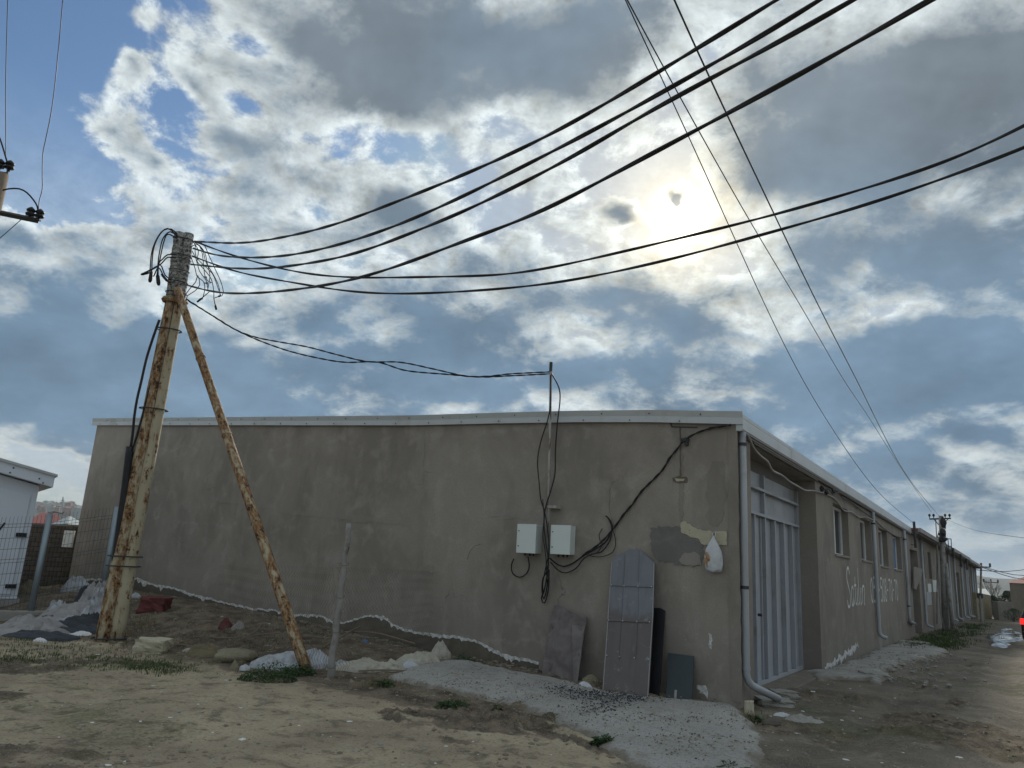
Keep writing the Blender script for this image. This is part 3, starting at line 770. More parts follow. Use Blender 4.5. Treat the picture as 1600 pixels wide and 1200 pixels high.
# damp foot of the wall and its white salt line
line = [(110, 907), (145, 906), (178, 905), (200, 906), (214, 904), (228, 910), (240, 914), (262, 917), (285, 924), (300, 929), (330, 936), (360, 945), (395, 951), (430, 954), (452, 962), (480, 960), (505, 964), (522, 974), (545, 972), (560, 966), (580, 963), (600, 964), (612, 974), (628, 983), (650, 988), (680, 993), (700, 994), (725, 998), (748, 1003), (765, 1013), (790, 1024), (815, 1030), (842, 1036)]
up = []
for i in range(len(line)-1):
    (xa, ya), (xb, yb) = line[i], line[i+1]; k = max(2, int((xb-xa)/3))
    for j in range(k):
        t = j/k; up.append((xa+(xb-xa)*t, ya+(yb-ya)*t+random.uniform(-1.2, 1.2)))
up.append(line[-1])
up = [toL(WPT(*p)) for p in up]
mb = MB(); n = len(up)
mb.add([L(p.x, -.0035, p.z) for p in up]+[L(p.x, -.0035, -.3) for p in up], [(i, i+1, n+i+1, n+i) for i in range(n-1)])
obj('damp_band', mb, damp, wh)
mb = MB(); vs = []
for i, p in enumerate(up):
    w = .012+.035*float(vnoise(p.x*2.9, 3.3))+.02*random.random(); d = .012+.02*random.random()+(.07*random.random() if random.random() < .16 else 0)
    d *= .4+1.2*float(vnoise(p.x*2.7, 9.1)); vs.append((L(p.x, -.006, p.z+w*.5), L(p.x, -.006, p.z-d)))
mb.add([v[0] for v in vs]+[v[1] for v in vs], [(i, i+1, n+i+1, n+i) for i in range(n-1)])
obj('salt_line', mb, salt, wh)
coat('cement_patch', [(1017, 825), (1040, 822), (1066, 824), (1075, 840), (1098, 850), (1100, 868), (1092, 886), (1072, 884), (1050, 880), (1030, 876), (1019, 868)], .010, cement_patch, .02, 3, .04)
coat('pale_plaster_patch', [(1062, 874), (1070, 864), (1085, 863), (1094, 868), (1095, 882), (1078, 884), (1065, 882)], .014, pale_plaster, .012, 4, .03)
coat('exposed_block', [(1064, 817), (1072, 815), (1081, 822), (1094, 828), (1113, 830), (1113, 851), (1097, 850), (1093, 842), (1078, 838), (1066, 833)], .016, limestone, .010, 5, .03)
coat('exposed_block', [(1117, 830), (1136, 831), (1136, 852), (1117, 851)], .016, limestone, .006, 6, .03)
coat('wall_scar', [(1051, 746), (1062, 743), (1075, 746), (1074, 753), (1060, 755), (1052, 752)], .008, damp, .01, 7, .03)
coat('wall_scar', [(1055, 748), (1070, 748), (1068, 752), (1058, 752)], .012, limestone, .006, 8, .03)
coat('damp_streak', [(1062, 700), (1067, 700), (1069, 760), (1067, 815), (1062, 815), (1061, 760)], .005, damp_stain, .015, 9, .05)
coat('damp_streak', [(1113, 720), (1128, 718), (1133, 760), (1130, 800), (1124, 826), (1108, 826), (1104, 780), (1106, 740)], .005, damp_stain, .04, 10, .08)
coat('joint_crack', [(1046, 658), (1049, 668), (1090, 669), (1090, 667), (1051, 666), (1048, 658)], .006, dark_metal, .0, 11)
coat('joint_crack', [(1062, 668), (1064, 668), (1065, 744), (1063, 744)], .007, damp, .006, 12)
coat('pale_plaster_strip', [(655, 668), (664, 668), (663, 720), (660, 758), (647, 758), (650, 710)], .005, pale_plaster, .02, 13, .08)
coat('pale_plaster_patch', [(325, 776), (420, 782), (470, 800), (500, 798), (640, 815), (640, 822), (480, 808), (400, 792), (330, 784)], .004, pale_plaster, .03, 14, .08)
coat('pale_plaster_patch', [(755, 795), (840, 800), (850, 815), (760, 806)], .004, pale_plaster, .03, 15, .08)
coat('salt_bloom', [(1090, 1070), (1103, 1072), (1110, 1082), (1104, 1090), (1094, 1086)], .006, salt, .03, 16, .04)
coat('salt_bloom', [(1107, 990), (1110, 990), (1113, 1000), (1111, 1016), (1108, 1012)], .006, salt, .012, 17, .03)
coat('corner_render', [(1137, 664), (1152, 664), (1160, 1098), (1142, 1094)], .012, plaster_street, .008, 18, .12)
# salt and painted words on the street wall
coat('salt_bloom', [(1289, 1044), (1296, 1034), (1310, 1026), (1325, 1016), (1340, 1006), (1341, 1011), (1326, 1024), (1312, 1034), (1300, 1040), (1291, 1050)], .006, salt, .06, 21, .09, 'S')
coat('salt_bloom', [(1374, 960), (1377, 985), (1379, 1015), (1374, 1018), (1372, 990)], .006, pale_plaster, .06, 22, .1, 'S')
def strokes(name, glyphs, x0, y0, h0, parent, lw=.05):
    mb = MB()
    for st in glyphs:
        pts = [(x0+a, y0+b) for a, b in st]
        sm = cat_rom([Vector((a, b, 0)) for a, b in pts], .03) if len(pts) > 2 else [Vector((*p, 0)) for p in pts]
        n = len(sm); vs = []
        for i, p in enumerate(sm):
            t = (sm[min(i+1, n-1)]-sm[max(i-1, 0)]).normalized(); nn = Vector((-t.y, t.x, 0))
            w = lw*.5*(.8+.4*float(vnoise(p.x*9, p.y*9)))
            vs += [p+nn*w, p-nn*w]
        dd = .0045+.0004*random.random()
        mb.add([L(dd, v.x, v.y) for v in vs], [(2*i, 2*i+1, 2*i+3, 2*i+2) for i in range(n-1)])
    return obj_split(name, mb, paintw, parent)
# word: S a t i l i r (dotless), drawn in metres
ua = toL(SPT(1323, 925)).y; ub = toL(SPT(1351, 925)).y; Wd = ub-ua; k = Wd/3.2
G = []
def gl(off, segs):
    for s in segs: G.append([((off+a)*k, b) for a, b in s])
gl(0, [[(.55, .62), (.4, .76), (.15, .70), (.08, .52), (.3, .36), (.5, .2), (.42, -.02), (.15, -.06), (.02, .08)]])
gl(.68, [[(.42, .3), (.2, .36), (.05, .2), (.08, 0), (.25, -.04), (.4, .1), (.42, .3), (.42, .1), (.5, -.03)]])
gl(1.25, [[(.18, .58), (.15, .2), (.2, 0), (.32, -.02)], [(.0, .38), (.34, .4)]])
gl(1.66, [[(.08, .34), (.08, .0), (.18, -.02)]])
gl(1.93, [[(.1, .78), (.08, .2), (.12, .0), (.22, -.02)]])
gl(2.28, [[(.08, .34), (.08, .0), (.18, -.02)]])
gl(2.60, [[(.05, .34), (.06, -.02)], [(.06, .2), (.2, .36), (.42, .38), (.5, .3), (.42, .0), (.5, -.05)]])
strokes('painted_stroke', G, ua, 1.13, 0, wh, .055)
G = []; 
DG = {'0': [[(.2, .6), (.02, .45), (.0, .2), (.15, 0), (.33, .12), (.37, .4), (.2, .6)]],
      '5': [[(.38, .6), (.08, .6), (.05, .36), (.25, .38), (.36, .2), (.2, .0), (.0, .05)]],
      '8': [[(.2, .32), (.02, .46), (.18, .6), (.34, .48), (.2, .32), (.0, .14), (.18, 0), (.38, .12), (.2, .32)]],
      '7': [[(.0, .58), (.38, .6)], [(.38, .6), (.2, .3), (.14, 0)]], '-': [[(.03, .3), (.25, .3)]]}
ua = 11.55; ub = toL(SPT(1403, 920)).y; txt = '050-508-70-70'; adv = (ub-ua)/len(txt)
for i, ch in enumerate(txt):
    for s in DG[ch]: G.append([((i*adv)+a*adv*1.9, b*1.0) for a, b in s])
strokes('painted_stroke', G, ua, 1.12, 0, wh, .06)
# thing: downpipes on the street face
def downpipe(pts, r, label, brackets, group='rainwater downpipes along the street wall', m=pvc):
    org = (pts[-1].x, pts[-1].y, pts[-1].z)
    t = thing('downpipe', label, 'downpipe', org, ROTZ, group)
    mb = MB(); mb.tube(pts, r, 14); obj('pipe', mb, m, t, smooth=True)
    for z in brackets:
        b = MB(); c = Vector((pts[1].x, pts[1].y, z)); b.tube([c-Vector((0, 0, .02)), c+Vector((0, 0, .02))], r*1.14, 14); obj('collar', b, dark_metal if z > .8 else m, t, smooth=False)
    return t
_q = toL(SPT(1160.5, 700, .055)); DY = _q.y; print('dp', DY)
c0 = L(.055, DY, 3.46); ee = onground(1217, 1095, .08); ee.z = float(gz0(ee.x, ee.y))+.10
def elbow(a, b, c, n=8, d=.14):
    p = b+(a-b).normalized()*d; q = b+(c-b).normalized()*d; return [p.lerp(b, i/n).lerp(b.lerp(q, i/n), i/n) for i in range(n+1)]
b1 = L(.055, DY, .30)
downpipe([c0, L(.055, DY, 2)]+elbow(c0, b1, ee)+[ee], .046, 'grey plastic downpipe on the warehouse corner with an elbow laid out over the ground', [.47, 1.45, 3.3])
def dp2(px, lx, z0, z1, lab, turn=None):
    y = toL(SPT(px, 900, lx)).y
    a = L(lx, y, z1); b = L(lx, y, z0)
    pts = [a, L(lx, y, (z0+z1)/2)]
    e = L(lx+.17, y+.05, z0-.03) if turn is None else turn(y)
    pts += elbow(a, b, e)+[e]
    return downpipe(pts, .05, lab, [z0+.5, z1-.3])
dp2(1369, .07, .28, 3.42, 'grey downpipe on the street wall crossing the painted phone number, between two pairs of windows')
dp2(1417, .08, .40, 3.42, 'grey downpipe just past the blue window whose foot turns sideways along the wall', lambda y: L(.08, y+1.6, .27))

# ---- things fixed to the gable wall
# service mast
zt = toL(WPT(861, 567, .12)); zb = toL(WPT(855, 905, .12))
mast = thing('service_mast', 'rusty white steel pipe mast standing up past the roof between two meter boxes', 'mast', tuple(L(zb.x, -.12, zb.z)), ROTZ)
m = MB(); m.tube([L(zb.x, -.12, zb.z), L(zt.x, -.12, zt.z)], .021, 10); obj('pipe', m, oldpipe, mast, smooth=True)
m = MB(); m.tube([L(zt.x, -.12, zt.z-.14), L(zt.x, -.12, zt.z+.01)], .026, 10); obj('mast_cap', m, dark_metal, mast)
for py in (792, 985):
    c = toL(WPT(859 if py < 800 else 853, py, .12))
    if py > 900: continue
    m = MB(); m.box((c.x-.05, -.15, c.z-.02), (c.x+.12, -.003, c.z+.02), L); obj('bracket', m, oldpipe, mast)
def meter_box(pl, pr, pt, pb, d, label):
    a = toL(WPT(pl, pt, d)); b = toL(WPT(pr, pb, d)); w = b.x-a.x; h = a.z-b.z
    x0, x1, z1, z0 = a.x, b.x, a.z, a.z-h
    t = thing('meter_box', label, 'electrical box', tuple(L((x0+x1)/2, -.0, z0)), ROTZ, 'electric meter boxes beside the mast')
    m = MB(); m.box((x0+.004, -d+.022, z0+.004), (x1-.004, -.004, z1-.004), L); obj('enclosure', m, box_m, t, bevel=.004)
    m = MB(); m.box((x0, -d, z0), (x1, -d+.020, z1), L); dr = obj('door', m, box_m, t, bevel=.004)
    for zz in (z0+h*.24, z0+h*.76):
        m = MB(); m.tube([L(x0+.035, -d-.008, zz), L(x0+.035, -d+.002, zz)], .009, 8); obj('lock', m, dark_metal, dr)
    m = MB()
    for xx in (.3, .55, .75): m.tube([L(x0+(x1-x0)*xx, -d*.5, z0+.004), L(x0+(x1-x0)*xx, -d*.5, z0-.035)], .014, 8)
    obj_split('cable_gland', m, black_plastic, t); return t
meter_box(808.5, 836, 818.5, 865, .20, 'pale grey meter box on the left of the rusty mast')
meter_box(861, 890, 820, 867, .17, 'pale grey meter box on the right of the rusty mast')

def cab(name, pts, r, label, cat='cable', m=cable, group=None, step=.05, n=6, tw=False, parent=None):
    mb = MB(); path = cat_rom(pts, step)
    if tw: twisted(mb, path, r, r*.9, .3, 5)
    else: mb.tube(path, r, n)
    if parent is not None: return obj(name, mb, m, parent, smooth=True)
    o = obj(name, mb, m, smooth=True, origin=tuple(pts[0])); return tag(o, label, cat, group)
wp = lambda l, off: [WPT(x, y, off) for x, y in l]
def offs(l):  # (px, py, off)
    return [WPT(x, y, o) for x, y, o in l]
gpc = 'black cables hanging on the gable wall'
cab('cable', offs([(862, 584, .14), (873, 605, .17), (875, 625, .16), (871, 660, .17), (868, 700, .15), (867, 740, .15), (861, 765, .16), (852, 795, .18), (850, 820, .20), (853, 850, .2), (857, 880, .17), (852, 915, .12), (846, 935, .08), (851, 942, .06), (857, 920, .08), (858, 890, .16)]), .010, 'black cable bowing out right of the mast then looping below the meter boxes', group=gpc)
cab('cable', offs([(860, 586, .15), (860, 630, .16), (856, 655, .18), (845, 690, .16), (840, 720, .14), (842, 750, .14), (845, 780, .16), (851, 800, .18), (856, 830, .19), (858, 860, .18), (855, 890, .16), (848, 905, .12), (847, 925, .08), (850, 936, .06), (855, 915, .08), (856, 885, .15)]), .010, 'black cable bowing out left of the mast down to the meter boxes', group=gpc)
cab('cable', offs([(848, 780, .17), (850, 810, .2), (848, 835, .2), (852, 862, .2), (854, 895, .14), (852, 915, .1), (849, 928, .07), (848, 912, .08), (852, 890, .13), (856, 872, .15)]), .008, 'short black cable knotted round the mast behind the boxes', group=gpc)
cab('cable', offs([(803, 873, .05), (799, 883, .05), (801, 896, .05), (812, 902, .05), (823, 896, .05), (827, 884, .06), (825, 870, .1)]), .010, 'short black cable end curled in a hook under the left meter box', group=gpc)
cab('cable', offs([(859, 872, .1), (868, 880, .08), (880, 885, .05), (895, 880, .03), (912, 868, .03), (930, 858, .04), (945, 848, .04), (953, 835, .03), (957, 822, .03), (951, 810, .04), (946, 806, .06)]), .011, 'thick black cable rising from the right meter box to cut ends on the wall', group=gpc)
cab('cable', offs([(860, 878, .1), (872, 891, .07), (884, 895, .05), (900, 888, .05), (912, 873, .06), (925, 866, .05), (940, 862, .04), (950, 850, .04), (955, 838, .04), (955, 820, .05), (949, 808, .06)]), .009, 'black cable sagging lowest to the right of the right meter box', group=gpc)
cab('cable', offs([(918, 867, .05), (930, 870, .04), (944, 869, .04), (957, 863, .03), (962, 850, .03), (960, 835, .03), (956, 826, .03)]), .006, 'thin black cable end bowed out right of the bunch', group=gpc)
cab('cable', offs([(941, 826, .04), (936, 836, .04), (938, 845, .04), (941, 850, .04), (935, 862, .04), (925, 866, .05)]), .006, 'thin black cable end bowed out left of the bunch', group=gpc)
cab('cable', offs([(910, 868, .04), (935, 851, .04), (957, 828, .03), (975, 803, .02), (988, 788, .02), (1002, 768, .02), (1020, 750, .02), (1036, 733, .02), (1046, 716, .02), (1058, 702, .03), (1067, 690, .05), (1078, 682, .05), (1090, 676, .04), (1110, 669, .03), (1130, 666, .05), (1142, 664, .08)]), .009, 'black cable climbing across the wall to the roof corner', group=gpc, tw=True)
m = MB(); m.blob(WPT(1071, 687, .05), .04, 2, .3, (1.3, .6, .8), 3); m.box((toL(WPT(1074, 690)).x-.03, -.05, toL(WPT(1074, 690)).z-.06), (toL(WPT(1074, 690)).x+.02, -.003, toL(WPT(1074, 690)).z), L)
tag(obj('cable_clamp', m, dark_metal), 'dark clamp holding the cable on the wall near the roof corner', 'clamp')
# cables under the street eave
sp = lambda l: [SPT(x, y, o) for x, y, o in l]
cab('cable', sp([(1168, 678, .14), (1178, 700, .12), (1188, 712, .12), (1200, 722, .12), (1207, 735, .14), (1222, 743, .10), (1233, 752, .10), (1245, 759, .06), (1258, 766, .06), (1272, 767, .05), (1290, 772, .03), (1305, 780, .03), (1318, 797, .03), (1330, 800, .04), (1342, 808, .03), (1352, 808, .03), (1364, 812, .09)]), .016, 'thick grey cable sagging under the street eave above the gate', m=trim_far, group='cables along the street eave')
cab('cable', sp([(1282, 768, .04), (1290, 764, .1), (1297, 766, .12), (1302, 772, .08), (1310, 770, .1), (1316, 777, .08), (1326, 782, .05), (1345, 797, .04), (1366, 812, .08), (1380, 825, .04), (1400, 838, .04), (1414, 840, .08)]), .014, 'dark cable tangled under the street eave above the windows', group='cables along the street eave')
for k, (x, y) in enumerate([(1284, 764), (1291, 769), (1303, 768)]):
    m = MB(); m.blob(SPT(x, y, .11), .042, 2, .3, (1, 1, 1.2), k)
    tag(obj('insulator', m, black_plastic), ['leftmost of three dark insulator knobs under the eave right of the gate', 'middle and lowest of three dark insulator knobs under the eave right of the gate', 'rightmost of three dark insulator knobs under the eave right of the gate'][k], 'insulator', 'insulator knobs under the street eave')
# carrier bag on a nail
bt = toL(WPT(1116, 838, .05)); bb = toL(WPT(1115, 894, .05)); hh = bt.z-bb.z
bag = thing('carrier_bag', 'white plastic carrier bag hanging knotted on the wall by the bare yellow blocks', 'plastic bag', tuple(L(bt.x, -.08, bb.z)), ROTZ)
mb = MB(); nu, nv = 36, 26; vs = []
for j in range(nv):
    t = j/(nv-1); z = bb.z+hh*t
    w = float(np.interp(t, [0, .04, .15, .4, .6, .78, .9, 1], [.03, .105, .122, .125, .105, .065, .026, .010]))
    for i in range(nu):
        a = 2*math.pi*i/nu; cr = 1+.30*(float(fbm(math.cos(a)*2.6+5+t, math.sin(a)*2.6+t*4, 4, .6))-.5)+.14*math.sin(a*7+t*5)*sstep(.3, .9, t)+.05*abs(math.sin(a*3+t*9))
        vs.append(L(bt.x+w*cr*math.cos(a)*.92-.0*t, -.09-w*cr*math.sin(a)*.55, z+.01*math.sin(a*3)))
fs = [(j*nu+i, j*nu+(i+1) % nu, (j+1)*nu+(i+1) % nu, (j+1)*nu+i) for j in range(nv-1) for i in range(nu)]+[tuple(range(nu))[::-1], tuple(range((nv-1)*nu, nv*nu))]
mb.add(vs, fs); obj('bag_skin', mb, bag_m, bag, smooth=True)
mb = MB(); mb.tube([L(bt.x-.01, -.08, bt.z-.03), L(bt.x-.02, -.05, bt.z+.04), L(bt.x, -.005, bt.z+.07), L(bt.x+.02, -.05, bt.z+.03), L(bt.x+.01, -.08, bt.z-.03)], .006, 6); obj('bag_handle', mb, bag_m, bag, smooth=True)
mb = MB(); mb.blob(L(bt.x-.045, -.135, bb.z+hh*.36), .07, 3, .5, (.8, .45, 1.2), 4); mb.blob(L(bt.x-.035, -.125, bb.z+hh*.20), .05, 2, .5, (1, .5, .7), 8); obj('bag_print', mb, brown_bag, bag)
# ---- sheets leaning on the gable wall
def lean(name, label, cat, px_poly, zoff, foot, m, th=.02, group=None, bulge=0):
    """px outline; the panel stands on the ground 'foot' m out from the wall and rests against it at the top"""
    ys_ = [p[1] for p in px_poly]; yb = max(ys_)
    base = [p for p in px_poly if p[1] == yb][0]
    gb = onground(base[0], base[1]); fb = toL(gb)
    d0 = -fb.y
    top = min(px_poly, key=lambda p: p[1]); tp = toL(WPT(top[0], top[1], .03))
    A = L(fb.x, fb.y, fb.z); B = L(fb.x, -.03-zoff, tp.z); n = Nd.cross(B-A).normalized()
    pts = [hitplane(x, y, A, n) for x, y in px_poly]
    if n.dot(Sd) > 0: n = -n
    t = thing(name, label, cat, tuple(A), ROTZ, group)
    mb = MB(); mb.prism(pts, n*-th); o = obj('panel', mb, m, t, bevel=.002)
    return t, A, n, (lambda x, y, e=0: hitplane(x, y, A+n*e, n))
lean('broken_board', 'broken brown-grey fibreboard with a slanted top, leaning left of the arched door', 'board',
     [(866, 946), (872, 945), (890, 955), (917, 964), (914, 985), (903, 1064), (880, 1064), (846, 1057), (857, 985), (860, 965)], .03, 0, board, .016)
t, A, n, pj = lean('board_strip', 'narrow fibreboard strip leaning behind the broken board', 'board',
     [(893, 956), (915, 963), (914, 975), (902, 1068), (896, 1066), (894, 1000)], .0, 0, board, .012)
dt, A, n, pj = lean('door_leaf', 'tall grey sheet-metal door leaf with an arched top, leaning on the wall', 'door',
     [(956, 877), (961, 868), (975, 864), (983, 858), (997, 858), (1006, 864), (1014, 872), (1022, 879), (1020, 960), (1012, 1092), (942, 1082), (948, 1000)], .02, 0, tin, .035)
m = MB()
def bar(mbx, a, b, w, e):
    pa, pb = pj(*a, e=0), pj(*b, e=0); t_ = (pb-pa).normalized(); s_ = t_.cross(n)*w*.5
    mbx.hexa([pa-s_, pa+s_, pb+s_, pb-s_, pa-s_+n*e, pa+s_+n*e, pb+s_+n*e, pb-s_+n*e])
for a, b in [((976, 866), (970, 975)), ((998, 860), (996, 975))]: bar(m, a, b, .012, .008)
for a, b in [((953, 914), (1020, 917)), ((949, 969), (1017, 972)), ]: bar(m, a, b, .016, .014)
bar(m, (970, 977), (967, 1030), .008, .007); bar(m, (996, 975), (993, 1030), .008, .007)
obj('batten', m, tin, dt)
m = MB()
for x, y in [(955, 914), (975, 915), (997, 916), (1018, 917), (951, 969), (973, 970), (995, 971), (1015, 972), (948, 1024), (968, 1026), (991, 1028), (1013, 1030)]:
    m.blob(pj(x, y, e=.012), .011, 1, 0)
obj_split('bolt_head', m, trim, dt)
m = MB()
for a, b in [((1022, 880), (1020, 960)), ((1020, 960), (1012, 1091)), ((956, 878), (948, 1000)), ((948, 1000), (942, 1081))]: bar(m, a, b, .012, .006)
obj('edge_frame', m, trim_far, dt)
lean('black_sheet', 'narrow black ribbed sheet leaning between the arched door and the wall', 'sheet',
     [(1012, 949), (1032, 950), (1039, 954), (1038, 970), (1030, 1090), (1012, 1088)], .0, 0, black_plastic, .02)
t, A, n, pj = lean('slate_sheet', 'small dark slate-coloured sheet leaning right of the arched door', 'sheet',
     [(1044, 1020), (1060, 1022), (1084, 1025), (1083, 1060), (1080, 1100), (1060, 1099), (1040, 1094)], .0, 0, slate, .018)
m = MB(); bar(m, (1056, 1078), (1055, 1092), .03, .0015); obj('sticker', m, trim_far, t)

# ------------------------------------------------------------------ utility pole with its brace
def gp(px, py, dz=0): return onground(px, py, dz)
PB = gp(168, 1003); PB.z = float(gz0(PB.x, PB.y))
pd = math.hypot(PB.x, PB.y)
def PP(px, py, dd=0.0): return HD(px, py, pd+dd)
pole = thing('utility_pole', 'rusty twin-pipe utility pole with a wrapped head, propped by a slanting pipe', 'utility pole', tuple(PB))
tl, tr = PP(281, 364), PP(295, 366)
bl, br = PP(160, 1004), PP(180, 1000); bl.z -= .15; br.z -= .15
jl, jr = PP(268, 462), PP(281, 464)
def lerp_r(a, b, r0, r1, n=14): return [a.lerp(b, i/n) for i in range(n+1)], [r0+(r1-r0)*i/n for i in range(n+1)]
p, r = lerp_r(bl, jl, .122, .080); m = MB(); m.tube(p, r, 18); obj('left_pipe', m, rust_a, pole, smooth=True)
p, r = lerp_r(br, jr, .122, .080); m = MB(); m.tube(p, r, 18); obj('right_pipe', m, rust_b, pole, smooth=True)
for nm, a, b in (('head_pipe', jl, tl), ('head_pipe', jr, tr)):
    aa = a.lerp(b, -.04)
    pts = [aa.lerp(b, i/16) for i in range(17)]; rr_ = [.086+.003*math.sin(i*2.3)+.006*random.random() for i in range(17)]
    m = MB(); m.tube(pts, rr_, 16); obj(nm, m, wrap, pole, smooth=True)
tm = (tl+tr)/2; jm = (jl+jr)/2; bm_ = (bl+br)/2
def ringband(mbx, c, ax, rx, ry, h, rad):
    side = (br-bl); side.z = 0; side.normalize(); fw = Vector((-side.y, side.x, 0))
    pts = [c+side*(rx*math.cos(w))+fw*(ry*math.sin(w)) for w in np.linspace(0, 2*math.pi, 25)]
    mbx.tube(pts, rad, 6)
m = MB(); sd_ = (br-bl).normalized(); fw_ = Vector((sd_.y, -sd_.x, 0))
for k_ in range(14):
    pass
q0_, q1_ = (bl+br)/2+fw_*.055, (jl+jr)/2+fw_*.035
m.tube([q0_.lerp(q1_, i_/10) for i_ in range(11)], [.030-.001*i_ for i_ in range(11)], 5); obj('groove_shade', m, dark_metal, pole)  # dark strip laid between the pipes, imitating the shade in their groove
m = MB()
for py, w in ((519, .20), (870, .25), (884, .25), (985, .26), (648, .22)):
    t_ = (1003-py)/(1003-462); c = bm_.lerp(jm, t_); ringband(m, c, None, w, w*.62, 0, .012)
obj_split('strap', m, dark_metal, pole)
m = MB()
for i in range(6):
    c = jm.lerp(tm, [.05, .22, .40, .58, .64, .9][i]); ringband(m, c, None, .168+.008*random.random(), .098, 0, .005+.003*random.random())
obj_split('binding_wire', m, cable, pole)
m = MB(); c = jm.lerp(bm_, .015); ringband(m, c, None, .17, .11, 0, .05); obj('collar', m, rust_c, pole)
BB = gp(487, 1054); BB.z = float(gz0(BB.x, BB.y))-.1
ba = PP(277, 452, -.16)
p, r = lerp_r(BB, ba, .076, .066); m = MB(); m.tube(p, r, 18)
brace = obj('brace_pipe', m, rust_c, pole, smooth=True)
m = MB()
for f in (.16, .34, .56, .78):
    c = BB.lerp(ba, f); d_ = (ba-BB).normalized(); m.tube([c-d_*.012, c+d_*.012], .079, 16)
obj('weld_band', m, rust_a, brace)
# black conduit down the pole's left side
cp = [(249, 500), (240, 525), (229, 560), (221, 595), (214, 625), (210, 650), (207, 680), (204, 700)]
m = MB(); m.tube(cat_rom([PP(x, y, -.05) for x, y in cp], .1), .022, 8); o = obj('lead_cable', m, cable, pole, smooth=True)
cp = [(258, 520), (247, 560), (236, 600), (225, 640), (214, 680), (206, 705)]
m = MB(); m.tube(cat_rom([PP(x, y, -.06) for x, y in cp], .1), .018, 8); o = obj('lead_cable', m, cable, pole, smooth=True)
cp = [(203, 698), (196, 760), (188, 820), (180, 880), (170, 935), (160, 985)]
m = MB(); m.tube(cat_rom([PP(x, y, -.02) for x, y in cp], .15), .062, 12); obj('conduit', m, black_plastic, pole, smooth=True)
# loops of cut cable at the head, left side
gl_ = 'cut cable ends hanging round the head of the twin-pipe pole'
loops = [
 [(277, 366), (268, 358), (255, 360), (244, 375), (237, 395), (235, 415), (234, 428)],
 [(277, 368), (262, 357), (250, 366), (241, 385), (238, 405), (237, 430)],
 [(278, 370), (266, 362), (255, 372), (250, 390), (247, 410), (246, 432)],
 [(276, 372), (262, 366), (256, 378), (252, 395), (248, 415), (245, 430)],
 [(276, 398), (262, 398), (254, 405), (248, 412), (247, 430)],
 [(275, 403), (262, 402), (252, 412), (240, 420), (224, 427)],
 [(268, 438), (258, 430), (254, 420), (250, 414), (238, 420), (222, 428)],
 [(268, 441), (262, 440), (256, 432), (252, 424), (247, 418), (240, 432)]]
for i, l in enumerate(loops):
    o = cab('cable_loop', [PP(x, y, -.12-.03*(i % 3)) for x, y in l], .0115, ['outermost cable loop arching from the pole top down its left side', 'second cable loop arching out left of the pole top', 'third cable loop arching out left of the pole top', 'innermost cable loop left of the pole top', 'short cable loop leaving the pole head at mid height', 'cable stub running left from the pole head to a taped end', 'lower cable loop curling back from the pole to a taped end', 'lowest cable loop left of the pole head'][i], 'cable', group=gl_)
for i, (a, b, r_) in enumerate([((233, 426), (220, 429), .022), ((237, 424), (234, 441), .032), ((246, 428), (248, 446), .032), ((252, 428), (262, 440), .022)]):
    m = MB(); pa, pb = PP(*a, -.14), PP(*b, -.14); m.tube([pa, pa.lerp(pb, .2), pa.lerp(pb, .8), pb], [r_*.5, r_, r_*1.05, r_*.6], 9)
    o = obj('cable_end', m, black_plastic, smooth=True); tag(o, ['taped cable end pointing left of the pole head', 'thick taped cable end hanging left of the pole, left of a pair', 'thick taped cable end hanging left of the pole, right of a pair', 'taped cable joint touching the pole head'][i], 'cable end', 'taped cable ends at the pole head')
rl_ = [
 [(300, 376), (312, 384), (320, 395), (324, 412), (328, 430), (326, 445), (324, 455)],
 [(302, 378), (310, 392), (308, 408), (318, 420), (330, 436), (334, 455), (334, 466)],
 [(304, 376), (318, 382), (326, 398), (336, 420), (345, 440), (349, 456), (346, 463)],
 [(300, 392), (306, 404), (312, 424), (322, 438), (325, 452)],
 [(303, 377), (316, 390), (322, 410), (334, 430), (342, 448), (344, 462)],
 [(297, 398), (305, 420), (308, 432), (318, 440), (320, 452), (316, 468)],
 [(305, 380), (306, 400), (316, 412), (332, 428), (340, 448), (345, 462)],
 [(290, 460), (296, 452), (306, 440), (309, 430), (312, 445), (304, 455), (293, 462), (291, 470)],
 [(298, 386), (309, 382), (316, 396), (320, 430), (326, 440)]]
for i, l in enumerate(rl_):
    cab('wire_tail', [PP(x, y, -.1-.04*(i % 4)) for x, y in l], .0075, 'thin wire tail tangled with others below the pole head on its right side', 'wire', group='wire tails tangled right of the pole head')
for i, (a, b, r_) in enumerate([((327, 456), (308, 472), .02), ((334, 466), (338, 484), .022), ((334, 466), (345, 462), .018), ((319, 432), (323, 434), .024), ((319, 442), (325, 443), .026), ((328, 440), (330, 442), .02)]):
    m = MB(); pa, pb = PP(*a, -.15), PP(*b, -.15); q_ = [pa, pa.lerp(pb, .25), pa.lerp(pb, .6), pa.lerp(pb, .7), pb]
    m.tube(q_, [r_*.35, r_*.4, r_*.45, r_, r_*.8], 8)
    tag(obj('cable_end', m, black_plastic, smooth=True), ['taped cable end hooked down left below the wire tails', 'lowest taped cable end below the wire tails', 'taped joint pointing right among the wire tails', 'upper small connector among the wire tails', 'middle small connector among the wire tails', 'right small connector among the wire tails'][i], 'cable end', 'taped cable ends at the pole head')

